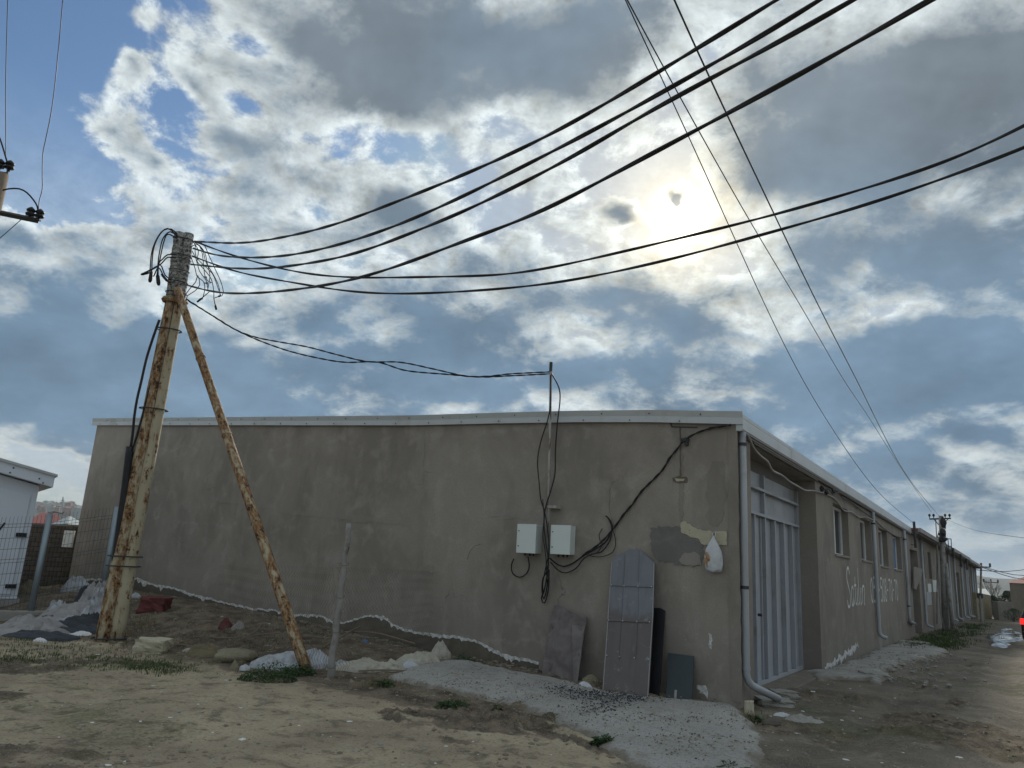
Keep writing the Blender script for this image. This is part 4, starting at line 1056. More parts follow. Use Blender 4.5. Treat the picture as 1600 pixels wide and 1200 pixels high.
# ------------------------------------------------------------------ overhead cables
T4 = Vector((10.0, -6.0, 0)); T2 = Vector((4.9, 5.4, 0))
CB = [
 ([(304, 377), (370, 380), (430, 373), (520, 352), (620, 315), (720, 275), (800, 240), (900, 190), (1000, 130), (1087, 77), (1150, 38), (1214, 0)], T4, 'topmost of the six thick twisted cables crossing the sky from the pole'),
 ([(302, 388), (345, 400), (420, 402), (500, 390), (600, 360), (700, 318), (800, 269), (925, 205), (1000, 165), (1070, 122), (1100, 105), (1150, 82), (1282, 0)], T4, 'second thick twisted cable from the top, crossing the sky from the pole'),
 ([(298, 413), (380, 420), (450, 416), (550, 398), (650, 361), (750, 320), (800, 293), (900, 245), (1000, 180), (1100, 127), (1150, 105), (1250, 47), (1334, 0)], T4, 'third thick twisted cable from the top, leaving at the top right'),
 ([(290, 445), (340, 457), (400, 458), (480, 450), (560, 435), (650, 406), (720, 378), (800, 350), (865, 325), (950, 275), (1025, 237), (1100, 197), (1175, 157), (1300, 90), (1400, 30), (1454, 0)], T4, 'lowest at the pole of the four twisted cables that leave over the top edge'),
 ([(304, 377), (360, 398), (420, 415), (480, 428), (560, 434), (700, 432), (800, 429), (900, 410), (1050, 375), (1210, 336), (1350, 295), (1500, 247), (1600, 197)], T2, 'upper of the two twisted cables passing just under the sun'),
 ([(300, 400), (370, 425), (450, 440), (550, 456), (650, 459), (800, 450), (900, 437), (1050, 405), (1225, 357), (1350, 322), (1500, 270), (1600, 231)], T2, 'lower of the two twisted cables passing just under the sun')]
for i, (px, tgt, lab) in enumerate(CB):
    pts = [VP(x, y, PB, tgt) for x, y in px]
    e = pts[-1]-pts[-2]; e.normalize(); pts += [pts[-1]+e*2.0+Vector((0, 0, .1)), pts[-1]+e*5+Vector((0, 0, .5))]
    mb = MB(); twisted(mb, smooth_path(cat_rom(pts, .06), 90), .0108, .0058, 1.3+.17*i, 6, 2, i)
    tag(obj('overhead_cable', mb, cable, origin=tuple(pts[0]), smooth=True), lab, 'cable', 'thick twisted overhead cables from the twin-pipe pole')
print('cable heights', [round(VP(*c[0][-1], PB, c[1]).z, 2) for c in CB])
MT = WPT(861, 575, .12)
for i, (px, lab) in enumerate([([(294, 470), (340, 498), (370, 516), (400, 527), (435, 534), (480, 542), (530, 555), (575, 565), (625, 566), (675, 576), (725, 587), (760, 588), (800, 584), (861, 581)], 'upper of the two thin service cables drooping from the pole to the rusty mast'),
          ([(291, 467), (330, 492), (362, 512), (400, 530), (450, 548), (500, 560), (540, 566), (590, 566), (635, 579), (700, 585), (750, 589), (800, 587), (861, 584)], 'lower of the two thin service cables drooping from the pole to the rusty mast')]):
    pts = [VP(x, y, PB, MT) for x, y in px]
    mb = MB(); twisted(mb, cat_rom(pts, .05), .0075, .0065, .35, 5, 2, i)
    tag(obj('service_cable', mb, cable, origin=tuple(pts[0]), smooth=True), lab, 'cable', 'service cables to the mast')

# ------------------------------------------------------------------ far utility pole on the street and its wires
FB = gp(1478, 986); FT = HD(1470, 806, math.hypot(FB.x, FB.y)); fdist = math.hypot(FB.x, FB.y)
print('far pole', toL(FB), FT.z)
fp = thing('utility_pole', 'dark timber utility pole with a crossarm and ladder cage beside the street wall', 'utility pole', tuple(FB))
def FP(px, py, dd=0): return HD(px, py, fdist+dd)
m = MB(); m.tube([FB-Vector((0, 0, .2)), FT], [.14, .09], 12); obj('post', m, concrete_post, fp, smooth=True)
m = MB(); m.tube([FP(1489, 984, -.3), FP(1478, 880)], [.08, .07], 10); obj('prop', m, concrete_post, fp, smooth=True)
m = MB(); m.tube([FP(1452, 811), FP(1486, 810)], .035, 6); arm = obj('crossarm', m, dark_metal, fp)
m = MB()
for a, b in (((1459, 811), (1467, 820)), ((1481, 811), (1473, 820))): m.tube([FP(*a), FP(*b)], .02, 5)
obj('arm_strut', m, dark_metal, arm)
for x in (1452.5, 1459, 1477, 1484):
    m = MB(); a = FP(x, 810); m.tube([a, a+Vector((0, 0, .07)), a+Vector((0, 0, .10)), a+Vector((0, 0, .16)), a+Vector((0, 0, .2))], [.015, .015, .05, .05, .02], 8); obj('insulator', m, black_plastic, arm, smooth=True)
m = MB(); m.blob(FP(1474, 817, -.2), .13, 2, .3, (.8, .8, 1.6), 5); m.blob(FP(1472, 834, -.2), .15, 2, .4, (1, .8, 1.3), 6); m.blob(FP(1473, 843, -.2), .14, 2, .3, (1.4, .8, .7), 7); obj('cable_bundle', m, cable, fp)
m = MB()
for a, b in [((1462, 812), (1464, 850)), ((1464, 850), (1464, 975)), ((1464, 840), (1470, 838)), ((1467, 830), (1464, 842)), ((1478, 842), (1486, 842)), ((1486, 842), (1487, 864)), ((1481, 842), (1483, 864)), ((1478, 853), (1487, 854)), ((1475, 842), (1483, 864)), ((1476, 864), (1489, 865)), ((1476, 820), (1477, 842))]:
    m.tube([FP(*a), FP(*b)], .018, 5)
obj('ladder_cage', m, dark_metal, fp)
m = MB(); m.tube([FP(1464, 850, -.1), FP(1470, 960, -.1), FP(1478, 990, -.1)], .03, 6); obj('earth_pipe', m, trim_far, fp)
OV = Vector((.7, 5.2, 0))
for i, (px, tail, lab) in enumerate([
  ([(975, 0), (1025, 105), (1080, 215), (1150, 380), (1225, 540), (1257, 600), (1320, 700), (1375, 772), (1428, 818)], None, 'left of the three thin overhead wires running down to the street poles'),
  ([(978, 0), (1040, 110), (1095, 210), (1170, 345), (1250, 475), (1320, 598), (1350, 640), (1410, 735), (1455, 800)], None, 'middle of the three thin overhead wires running down to the street poles'),
  ([(1050, 0), (1100, 110), (1140, 185), (1210, 336), (1250, 420), (1300, 520), (1342, 600), (1375, 668), (1420, 748), (1467, 806)], None, 'right and darkest of the three thin overhead wires running down to the street poles')]):
    ov = OV + Vector((.35*i, 0, 0))
    pts = [VP(x, y, FB, ov) for x, y in px]; e = (pts[0]-pts[1]).normalized(); pts = [pts[0]+e*8+Vector((0, 0, .6))]+pts
    mb = MB(); mb.tube(smooth_path(cat_rom(pts, .25), 40), .0075 if i == 2 else .0055, 5)
    tag(obj('overhead_wire', mb, wire, origin=tuple(pts[-1]), smooth=True), lab, 'wire', 'thin overhead wires above the warehouse')
print('thin wire heights', VP(975, 0, FB, OV).z, VP(1428, 818, FB, OV).z)

# ------------------------------------------------------------------ partly seen pole at the left edge
ld = 10.5
def LP(px, py, dd=0): return HD(px, py, ld+dd)
lt = LP(4, 272); lb = Vector((lt.x, lt.y, float(gz0(lt.x, lt.y)))); lb -= Vector((0, 0, .2))
lp = thing('utility_pole', 'brown utility pole with black insulators at the left edge of the picture', 'utility pole', tuple(lb))
m = MB(); m.tube([lb, lt], [.13, .068], 12); obj('post', m, wood, lp, smooth=True)
m = MB(); m.tube([LP(-70, 318), LP(60, 345)], .035, 4); arm = obj('crossarm', m, dark_metal, lp)
m = MB(); m.box((-.02, -.02, 0), (.02, .02, .02), lambda x, y, z: Vector((x, y, z))+LP(60, 345)); m.tube([LP(-8, 269), LP(11, 272)], .022, 6); m.tube([LP(11, 273), LP(13, 263)], .014, 6); obj('top_bracket', m, dark_metal, lp)
def insul(px, py, s=1.0):
    a = LP(px, py); m = MB(); z = Vector((0, 0, 1))
    prf = [(0, .014), (.035, .016), (.04, .050), (.06, .056), (.078, .03), (.085, .03), (.09, .046), (.11, .052), (.13, .034), (.15, .012)]
    m.tube([a+z*(h*s) for h, _ in prf], [r*s for _, r in prf], 12); obj('insulator', m, black_plastic, lp, smooth=True)
for x, y in ((46, 341), (60, 344), (13, 268), (-2, 266)): insul(x, y)
gw = 'wires tied to the pole at the left edge'
cab('jumper_wire', [LP(x, y, -.05) for x, y in [(-40, 330), (-15, 308), (0, 299), (14, 295), (30, 295), (42, 301), (52, 312), (58, 322), (60, 334)]], .010, 'black jumper wire arching over the crossarm at the left edge', 'wire', group=gw)
cab('jumper_wire', [LP(x, y, -.05) for x, y in [(-6, 205), (0, 217), (5, 232), (9, 246), (12, 256)]], .010, 'black jumper wire curving down to the top insulator at the left edge', 'wire', group=gw)
cab('line_wire', [LP(x, y, -.05-.012*k*k) for k, (x, y) in enumerate([(60, 330), (61, 315), (66, 295), (66, 272), (67, 240), (72, 215), (80, 175), (86, 130), (91, 80), (93, 60), (98, 0)])]+[], .005, 'thin kinked wire rising from the crossarm insulators at the left edge', 'wire', m=wire, group=gw)
cab('line_wire', [LP(x, y) for x, y in [(9, 245), (9, 200), (9, 120), (12, 0)]], .005, 'thin straight wire rising from the top insulator at the left edge', 'wire', m=wire, group=gw)
cab('line_wire', [LP(x, y) for x, y in [(42, 335), (32, 344), (0, 372), (-40, 405)]], .005, 'thin wire slanting down left from the crossarm at the left edge', 'wire', m=wire, group=gw)
cab('tie_wire', [LP(x, y) for x, y in [(-2, 258), (6, 256), (13, 258)]], .005, 'short tie wire between the two top insulators at the left edge', 'wire', m=cable, group=gw)

# ------------------------------------------------------------------ post and chain-link fence
CPb = gp(515, 1061); CPd = math.hypot(CPb.x, CPb.y); ct = HD(546, 818, CPd)
m = MB(); n_ = 18
pts = [CPb.lerp(ct, i/n_)+Vector((.012*math.sin(i*1.7), .01*math.cos(i*2.1), -.1 if i == 0 else 0)) for i in range(n_+1)]
m.tube(pts, [.044+.006*random.random()-.012*(i/n_) for i in range(n_+1)], 9)
post = obj('fence_post', m, concrete_post, origin=tuple(CPb), smooth=True); tag(post, 'leaning rough grey post in front of the gable wall', 'post')
m = MB()
for f in (.08, .3, .52, .73): 
    c = CPb.lerp(ct, f); m.tube([c+Vector((.06*math.cos(w), .06*math.sin(w), .02*math.sin(w))) for w in np.linspace(0, 6.3, 13)], .004, 4)
obj_split('tie_wire', m, rustwire, post)
def chain(name, A, B, h0, h1, parent, cell=.07, r=.0024, sag=.0):
    mb = MB(); ln = (B-A).length; nc = int(ln/cell); u = (B-A)/ln; nvv = int(h0/cell*1.05)
    side = Vector((-u.y, u.x, 0)).normalized()
    for i in range(nc+1):
        pts = []
        t = i/nc; hh_ = h0+(h1-h0)*t
        for j in range(nvv+1):
            w = (1 if j % 2 else 0)*cell
            s_ = i*cell+w; z = hh_*j/nvv
            bx = .05*(float(vnoise(s_*1.5, z*2))-.5)*2+.05*math.sin(s_*3)*z
            p = A+u*min(s_, ln)+side*bx; pts.append(Vector((p.x, p.y, float(gz0(p.x, p.y))+.03+z)))
        mb.tube(pts, r, 3, False)
    return obj(name, mb, rustwire, parent)
cl = thing('chain_link_fence', 'slack rusty chain-link fence stretched before the gable wall past the leaning post', 'fence', tuple(CPb))
fa = toL(CPb); A_ = L(fa.x-.05, fa.y, 0); B_ = Vector(gp(712, 1012)); A2 = gp(330, 985)
chain('mesh', Vector((A_.x, A_.y, 0)), Vector((B_.x, B_.y, 0)), 1.35, 1.1, cl)
chain('mesh', Vector((A2.x, A2.y, 0)), Vector((A_.x, A_.y, 0)), 1.1, 1.35, cl)
m = MB()
for k in range(7): 
    q0 = B_.copy(); m.tube([q0+Vector((.03*math.sin(j*1.1+k), .03*math.cos(j*1.4+k*2), .1+j*.13)) for j in range(9)], .0025, 3)
obj('rolled_edge', m, rustwire, cl)
cab('guy_wire', [B_+Vector((0, 0, 1.02)), WPT(735, 861, .2), WPT(751, 850, .01)], .004, 'short rusty wire tying the fence to the gable wall', 'wire', m=rustwire)

# ------------------------------------------------------------------ left: welded-mesh fence, white cabin
F1 = gp(47, 962); F2a = HD(178, 826, 17.2); F2 = Vector((F2a.x, F2a.y, float(gz0(F2a.x, F2a.y))))
F1.z = float(gz0(F1.x, F1.y)); uF = (F2-F1); uF.z = 0; lF = uF.length; uF.normalize()
print('fence', F1, F2, F2a.z, lF)
mf = thing('mesh_fence', 'grey welded-mesh fence on round galvanised posts before the white cabin', 'fence', tuple(F1))
HF = 1.83
for k in (-1, 0, 1):
    c = F1+uF*lF*k; c.z = float(gz0(c.x, c.y)); m = MB(); m.tube([c-Vector((0, 0, .1)), c+Vector((0, 0, HF+.04))], .055, 12); o = obj('post', m, galv, mf, smooth=True)
    if k == 0:
        m = MB(); t0 = c+Vector((0, 0, HF+.04)); m.tube([t0, t0+Vector((.08, 0, .05)), t0+Vector((.2, .05, .03)), t0+Vector((.26, 0, .06))], .008, 5); m.tube([t0, t0+Vector((-.05, 0, .03)), t0+Vector((.05, .05, .06))], .006, 5); obj('wire_stub', m, dark_metal, o)
for k in (-1, 0):
    A = F1+uF*lF*k; m = MB(); A.z = 0
    for s_ in np.arange(.08, lF-.05, .062):
        p = A+uF*s_; z0 = float(gz0(p.x, p.y))+.05
        fw = Vector((-uF.y, uF.x, 0))
        pts = []
        for z in (0, .28, .31, .34, .95, .98, 1.01, 1.60, 1.63, 1.66, 1.82):
            pts.append(Vector((p.x, p.y, z0+z))+fw*(.035 if z in (.31, .98, 1.63) else 0))
        m.tube(pts, .0032, 4, False)
    for z in (.08, .28, .34, .55, .75, .95, 1.01, 1.2, 1.4, 1.60, 1.66):
        a = A+uF*.06; b = A+uF*(lF-.06); m.tube([Vector((a.x, a.y, float(gz0(a.x, a.y))+.05+z)), Vector((b.x, b.y, float(gz0(b.x, b.y))+.05+z))], .0038, 4, False)
    obj('mesh_panel', m, meshwire, mf)
# cabin
KC = gp(24, 945); kd = math.hypot(KC.x, KC.y)
hk = HD(66, 752, kd).z
cdir = Vector((math.cos(R(37)), math.sin(R(37)), 0)); cb = Vector((-cdir.y, cdir.x, 0))
KC = Vector((KC.x, KC.y, float(gz0(KC.x, KC.y))))
cabn = thing('cabin', 'white sheet-metal cabin with dark hinges and a sloping roof at the left edge', 'cabin', tuple(KC))
def CK(u, v, z): return KC-cdir*u+cb*v+Vector((0, 0, z))
H0 = hk-KC.z; sl_ = .22
m = MB(); m.hexa([CK(0, 0, .12), CK(4, 0, .12), CK(4, 3, .12), CK(0, 3, .12), CK(0, 0, H0-.1), CK(4, 0, H0+4*sl_-.1), CK(4, 3, H0+4*sl_-.1), CK(0, 3, H0-.1)]); obj('wall', m, white_metal, cabn)
m = MB(); m.hexa([CK(-.22, -.25, H0-.12), CK(4.2, -.25, H0+4.2*sl_-.12), CK(4.2, 3.2, H0+4.2*sl_-.12), CK(-.22, 3.2, H0-.12), CK(-.22, -.25, H0+.12), CK(4.2, -.25, H0+4.2*sl_+.12), CK(4.2, 3.2, H0+4.2*sl_+.12), CK(-.22, 3.2, H0+.12)]); rf = obj('roof', m, white_metal, cabn, bevel=.01)
m = MB(); m.hexa([CK(-.26, -.29, H0+.10), CK(4.24, -.29, H0+4.24*sl_+.10), CK(4.24, 3.24, H0+4.24*sl_+.10), CK(-.26, 3.24, H0+.10), CK(-.26, -.29, H0+.15), CK(4.24, -.29, H0+4.24*sl_+.15), CK(4.24, 3.24, H0+4.24*sl_+.15), CK(-.26, 3.24, H0+.15)]); obj('roof_edge', m, trim, rf)
m = MB()
for u, z in ((.02, -.04), (.1, .02), (.62, -.03), (.58, .08), (1.1, .06)): m.blob(CK(u-.05, -.255, H0+u*sl_+z-.01), .018, 1, 0)
obj_split('screw_head', m, dark_metal, rf)
m = MB(); m.hexa([CK(.12, -.03, .2), CK(1.6, -.03, .2), CK(1.6, -.002, .2), CK(.12, -.002, .2), CK(.12, -.03, H0-.33), CK(1.6, -.03, H0-.33+.3), CK(1.6, -.002, H0-.33+.3), CK(.12, -.002, H0-.33)])
dr = obj('door', m, white_metal, cabn, bevel=.006)
for z in (.32, 1.33, 2.22):
    if z < H0-.3:
        m = MB(); m.hexa([CK(.05, -.06, z), CK(.24, -.06, z), CK(.24, -.031, z), CK(.05, -.031, z), CK(.05, -.06, z+.08), CK(.24, -.06, z+.08), CK(.24, -.031, z+.08), CK(.05, -.031, z+.08)]); obj('hinge', m, black_plastic, dr)
m = MB(); m.hexa([CK(-.05, -.06, -.1), CK(4.1, -.06, -.1), CK(4.1, 3.1, -.1), CK(-.05, 3.1, -.1), CK(-.05, -.06, .119), CK(4.1, -.06, .119), CK(4.1, 3.1, .119), CK(-.05, 3.1, .119)]); obj('plinth', m, trim_far, cabn)
# the visible end of the black lettering on the cabin: an italic y
m = MB(); q = KC-cb*0.0
nrm = -cb; pa = hitplane(2, 822, CK(0, -.034, 0), cb)
e1 = cdir; e3 = Vector((0, 0, 1))
def ly(mbx, a, b, w=.018):
    A = pa+e1*a[0]+e3*a[1]; B = pa+e1*b[0]+e3*b[1]; t_ = (B-A).normalized(); s_ = t_.cross(nrm)*w
    mbx.hexa([A-s_, A+s_, B+s_, B-s_, A-s_+nrm*.003, A+s_+nrm*.003, B+s_+nrm*.003, B-s_+nrm*.003])
ly(m, (-.06, .06), (-.03, -.08)); ly(m, (.05, .07), (-.06, -.17))
obj('lettering', m, black_plastic, dr)
# kerb under the fence
m = MB(); a = F1-uF*5; b = F1+uF*(lF*1.1); off = Vector((-uF.y, uF.x, 0))*.12
m.hexa([a-off-Vector((0, 0, .1)), b-off-Vector((0, 0, .1)), b+off-Vector((0, 0, .1)), a+off-Vector((0, 0, .1)), a-off+Vector((0, 0, .09)), b-off+Vector((0, 0, .09)), b+off+Vector((0, 0, .09)), a+off+Vector((0, 0, .09))])
tag(obj('kerb', m, grey_stone, bevel=.02), None, None, kind='structure')

# ------------------------------------------------------------------ far row of warehouses
A0 = L(0, 22.12, 0); B0 = L(1.30, 50, 0)
ud = (B0-A0).normalized(); nd2 = Vector((ud.y, -ud.x, 0)); LR = (B0-A0).length; RZ = math.atan2(nd2.y, nd2.x)
def Q(u, o, z): p = A0+ud*float(u)+nd2*float(o); return Vector((p.x, p.y, z))
def QP(px, py, off=0.0): 
    q = hitplane(px, py, A0+nd2*off, nd2); d = q-A0; return (d.dot(ud), q.z)
def rtop(u): return 3.60-.55*(max(0, u)/LR)**1.0
def row(label, u0, u1, ops, wallm, roofm, dz, pipes):
    t = thing('warehouse', label, 'warehouse', tuple(Q(u0, 0, -.25)), RZ, 'warehouses down the street')
    m = MB(); wall_open(m, lambda u, d, z: Q(u, -d, z), u0, u1, -.8, lambda u: rtop(u)+dz-.05, .35, ops)
    m.hexa([Q(u0, -12, -.8), Q(u1, -12, -.8), Q(u1, -.9, -.8), Q(u0, -.9, -.8), Q(u0, -12, rtop(u0)+dz-.1), Q(u1, -12, rtop(u1)+dz-.1), Q(u1, -.9, rtop(u1)+dz-.1), Q(u0, -.9, rtop(u0)+dz-.1)])
    m.box((0, 0, 0), (1, 1, 1), lambda x, y, z: Q(u0+(u1-u0-.0)*1.0-.3*x, -.35-.55*y, -.8+(rtop(u1)+dz+.7)*z))
    obj('wall', m, wallm, t)
    m = MB(); a, b = u0-.05, u1+.05
    m.hexa([Q(a, -12.1, rtop(a)+dz+.30), Q(b, -12.1, rtop(b)+dz+.30), Q(b, .32, rtop(b)+dz-.03), Q(a, .32, rtop(a)+dz-.03), Q(a, -12.1, rtop(a)+dz+.40), Q(b, -12.1, rtop(b)+dz+.40), Q(b, .32, rtop(b)+dz+.07), Q(a, .32, rtop(a)+dz+.07)])
    obj('roof', m, roofm, t)
    m = MB(); m.hexa([Q(a, .325, rtop(a)+dz-.07), Q(b, .325, rtop(b)+dz-.07), Q(b, .40, rtop(b)+dz-.07), Q(a, .40, rtop(a)+dz-.07), Q(a, .325, rtop(a)+dz+.08), Q(b, .325, rtop(b)+dz+.08), Q(b, .41, rtop(b)+dz+.08), Q(a, .41, rtop(a)+dz+.08)])
    obj('gutter', m, trim_far, t)
    m = MB(); m.hexa([Q(a, 0.002, rtop(a)+dz-.13), Q(b, 0.002, rtop(b)+dz-.13), Q(b, .32, rtop(b)+dz-.13), Q(a, .32, rtop(a)+dz-.13), Q(a, 0.002, rtop(a)+dz-.05), Q(b, 0.002, rtop(b)+dz-.05), Q(b, .32, rtop(b)+dz-.05), Q(a, .32, rtop(a)+dz-.05)])
    obj('soffit', m, soffit, t)
    for (a, b, c, d) in ops:
        if c < .5:
            g_ = obj('gate', MB().hexa([Q(a, -.30, c), Q(b, -.30, c), Q(b, -.26, c), Q(a, -.26, c), Q(a, -.30, d), Q(b, -.30, d), Q(b, -.26, d), Q(a, -.26, d)]), gate_far, t)
            m = MB()
            for k in range(1, 6):
                u = a+(b-a)*k/6; m.box((0, 0, 0), (1, 1, 1), lambda x, y, z: Q(u+.05*x, -.26+.05*y, c+(d-c)*z))
            obj('gate_bar', m, gate_far, g_)
        else:
            w_ = MB()
            for (p0, p1, q0, q1) in ((a, b, c, c+.06), (a, b, d-.06, d), (a, a+.06, c+.06, d-.06), (b-.06, b, c+.06, d-.06), ((a+b)/2-.03, (a+b)/2+.03, c+.06, d-.06)):
                w_.box((0, 0, 0), (1, 1, 1), lambda x, y, z: Q(p0+(p1-p0)*x, -.2+.05*y, q0+(q1-q0)*z))
            w_ = obj('window', w_, white_frame, t)
            m = MB(); m.box((0, 0, 0), (1, 1, 1), lambda x, y, z: Q(a+.06+(b-a-.12)*x, -.19+.01*y, c+.06+(d-c-.12)*z)); obj('pane', m, glass_far, w_)
    for u in pipes:
        zg = float(gz0(Q(u, .08, 0).x, Q(u, .08, 0).y))
        m = MB(); m.tube([Q(u, .07, rtop(u)+dz-.1), Q(u, .07, zg+.4)]+[Q(u, .10, zg+.3), Q(u, .3, zg+.22)], .05, 8); obj('downpipe', m, pvc, t, smooth=True)
    return t
uu = lambda px, y=920: QP(px, y)[0]
print('far u', [round(uu(p), 2) for p in (1421, 1437, 1441, 1445, 1450, 1458, 1462, 1470, 1480, 1490, 1500, 1510, 1520, 1529)])
g0, g1 = uu(1424), uu(1437)
r1 = row('second warehouse down the street, with a grey gate and small windows behind the timber pole', 0.0, 11.5, [(g0, g1, -.25, 2.9), (g1+1.0, g1+1.9, 1.9, 3.0), (g1+3.0, g1+3.9, 1.9, 3.0)], plaster_street, roof_red, .0, [uu(1441)])
u2 = 11.55
r2 = row('third warehouse down the street, past the timber pole, with a reddish roof', u2, 20.0, [(12.4, 13.2, 1.8, 2.8), (15.0, 17.2, -.3, 2.4)], plaster_far, roof_red, .02, [11.9, 14.4, 17.9])
r3 = row('last and farthest warehouse down the street, plain and ribbed with downpipes', 20.05, LR, [(22.0, 23.6, -.3, 2.3)], plaster_street, roof_red, -.02, [20.4, 21.4, 24.4, 25.9, 27.2])
# roof oddments on the far row
gq = 'black rods standing on the far eaves'
for i, (px, y0, y1) in enumerate([(1428, 815, 855), (1501, 866, 886), (1510, 873, 890), (1489, 856, 872)]):
    u, z1_ = QP(px, y0, .45); z0_ = QP(px, y1, .45)[1]
    m = MB(); m.tube([Q(u, .45, z0_), Q(u, .45, z1_)], .045 if i == 0 else .05, 7)
    c = Q(u, .45, z1_); m.tube([c-ud*.16-Vector((0, 0, .02)), c+ud*.16-Vector((0, 0, .02))], .012, 5)
    m.tube([Q(u, .45, z0_+.1), Q(u, .30, z0_+.1)], .015, 5)
    tag(obj('conduit_mast', m, dark_metal), ['tallest black rod standing off the eave left of the timber pole', 'black rod with crosspiece on the far eave, third from the right end', 'rightmost black rod on the far eave', 'short rod on the far eave just right of the timber pole'][i], 'mast', gq)
m = MB(); m.tube([Q(.25, -.6, 3.7), Q(.25, -.6, 4.02)], .15, 10); m.tube([Q(.25, -.6, 4.0), Q(.25, -.6, 4.06)], .18, 10)
tag(obj('roof_vent', m, trim_far), 'grey stub chimney on the roof where two warehouses meet', 'roof vent')
tri = [QP(1428, 885, .12), QP(1441, 889, .12), QP(1440, 899, .12), QP(1431, 922, .12), QP(1428, 919, .12)]
m = MB(); m.prism([Q(u, .10, z) for u, z in tri], nd2*.03)
tag(obj('corner_sheet', m, pale_plaster), 'pale triangular sheet fixed slanting across the far gate', 'sheet')
for i, (px, y0, y1, w) in enumerate([(1450, 912, 925, 5), (1448, 925, 946, 7), (1457, 906, 925, 7)]):
    u, z1_ = QP(px, y0, .02); z0_ = QP(px, y1, .02)[1]; uw = QP(px+w, y0, .02)[0]
    m = MB(); m.box((0, 0, 0), (1, 1, 1), lambda x, y, z: Q(u+(uw-u)*x, .003+.015*y, z0_+(z1_-z0_)*z))
    tag(obj('notice', m, [paintw, trim, box_m][i]), ['small pale notice, uppermost left on the second warehouse wall', 'larger grey notice, lower left on the second warehouse wall', 'pale rectangular notice nearest the timber pole'][i], 'notice', 'pale notices stuck to the street wall')

# ------------------------------------------------------------------ right-hand distance
def house(name, label, px0, px1, pyb, pye, pyr, hd, wallm, roofm, depth=6, yaw=0.0, hip=.25, group=None):
    a = HD(px0, pyb, hd); b = HD(px1, pyb, hd); zb = min(a.z, b.z)-1; a.z = b.z = 0
    u = (b-a); w = u.length; u.normalize(); u = Matrix.Rotation(yaw, 3, 'Z') @ u; v = Vector((-u.y, u.x, 0))
    ze = HD((px0+px1)/2, pye, hd).z; zr = HD((px0+px1)/2, pyr, hd).z
    t = thing(name, label, 'house', (a.x, a.y, zb), math.atan2(u.y, u.x), group)
    P = lambda x, y, z: a+u*x+v*y+Vector((0, 0, z))
    m = MB(); m.box((0, 0, zb), (w, depth, ze), P); obj('wall', m, wallm, t)
    e = .03*w; m = MB(); hx = w*hip
    m.add([P(-e, -e, ze), P(w+e, -e, ze), P(w+e, depth+e, ze), P(-e, depth+e, ze), P(hx, depth/2, zr), P(w-hx, depth/2, zr)],
          [(0, 1, 5, 4), (1, 2, 5), (2, 3, 4, 5), (3, 0, 4), (0, 3, 2, 1)])
    obj('roof', m, roofm, t); 
    for k in range(2 if w > 3 else 1):
        x0 = w*(.25+.4*k); m = MB(); m.box((x0, -.04, zb+1+(ze-zb-1)*.45), (x0+w*.12, .0, zb+1+(ze-zb-1)*.8), P); obj('window', m, glass_far, t)
    return t
house('house', 'grey house with a red hipped roof at the right edge, behind the car', 1582, 1700, 962, 914, 880, 62, plaster_far, roof_red, 8, -.5, .3)
def wallseg(label, pxa, pxb, pyt, pyb, hda, hdb, m_, th=.3, cat='wall'):
    a = HD(pxa, pyb, hda); b = HD(pxb, pyb, hdb); ta = HD(pxa, pyt[0], hda).z; tb = HD(pxb, pyt[1], hdb).z
    za = min(a.z, float(gz0(a.x, a.y)))-.5; zb = min(b.z, float(gz0(b.x, b.y)))-.5
    d = Vector((b.x-a.x, b.y-a.y, 0)).normalized(); n = Vector((-d.y, d.x, 0))*th
    c = [Vector((a.x, a.y, za)), Vector((b.x, b.y, zb)), Vector((b.x, b.y, zb))+n, Vector((a.x, a.y, za))+n, Vector((a.x, a.y, ta)), Vector((b.x, b.y, tb)), Vector((b.x, b.y, tb))+n, Vector((a.x, a.y, ta))+n]
    o = obj('wall', MB().hexa(c), m_, origin=tuple(c[0])); return tag(o, label, cat)
wallseg('low pale block wall running up to the red-roofed house on the right', 1561, 1586, (940, 941), 966, 58, 60, plaster_far)
wallseg('brownish block wall beyond the end of the warehouses', 1528, 1550, (926, 930), 968, 56, 60, stone_m)
house('shed', 'pale-roofed shed behind the brownish wall at the end of the street', 1532, 1549, 940, 930, 920, 70, plaster_far, roof_pale, 5, 0.1, .05)
def farpole(px, pyt, pyb, hd, label, lean_=0, cross=.8):
    a = HD(px, pyb, hd); a.z = float(gz0(a.x, a.y)); b = HD(px+lean_, pyt, hd)
    t = thing('utility_pole', label, 'utility pole', tuple(a), 0, 'distant utility poles')
    obj('post', MB().tube([a, b], [.085, .06] if lean_ else [.12, .08], 8), concrete_post if lean_ else wood, t)
    m = MB(); u = Vector((math.cos(.5), -math.sin(.5), 0)); c = b-Vector((0, 0, .15)); m.tube([c-u*cross, c+u*cross], .035, 5)
    for s in (-cross, 0, cross): m.tube([c+u*s, c+u*s+Vector((0, 0, .25))], .06, 6)
    obj('crossarm', m, dark_metal, t); return b
e1_ = farpole(1530, 882, 950, 60, 'pale distant pole with a crossarm beside the end of the warehouses', 3, .5)
e2_ = farpole(1549, 907, 965, 75, 'short dark distant pole with a crossarm in front of the bare trees', -1, .5)
farpole(1534, 930, 968, 52, 'thin leaning prop pole at the end of the warehouses', -3, .1)
gw = 'distant wires at the right edge'
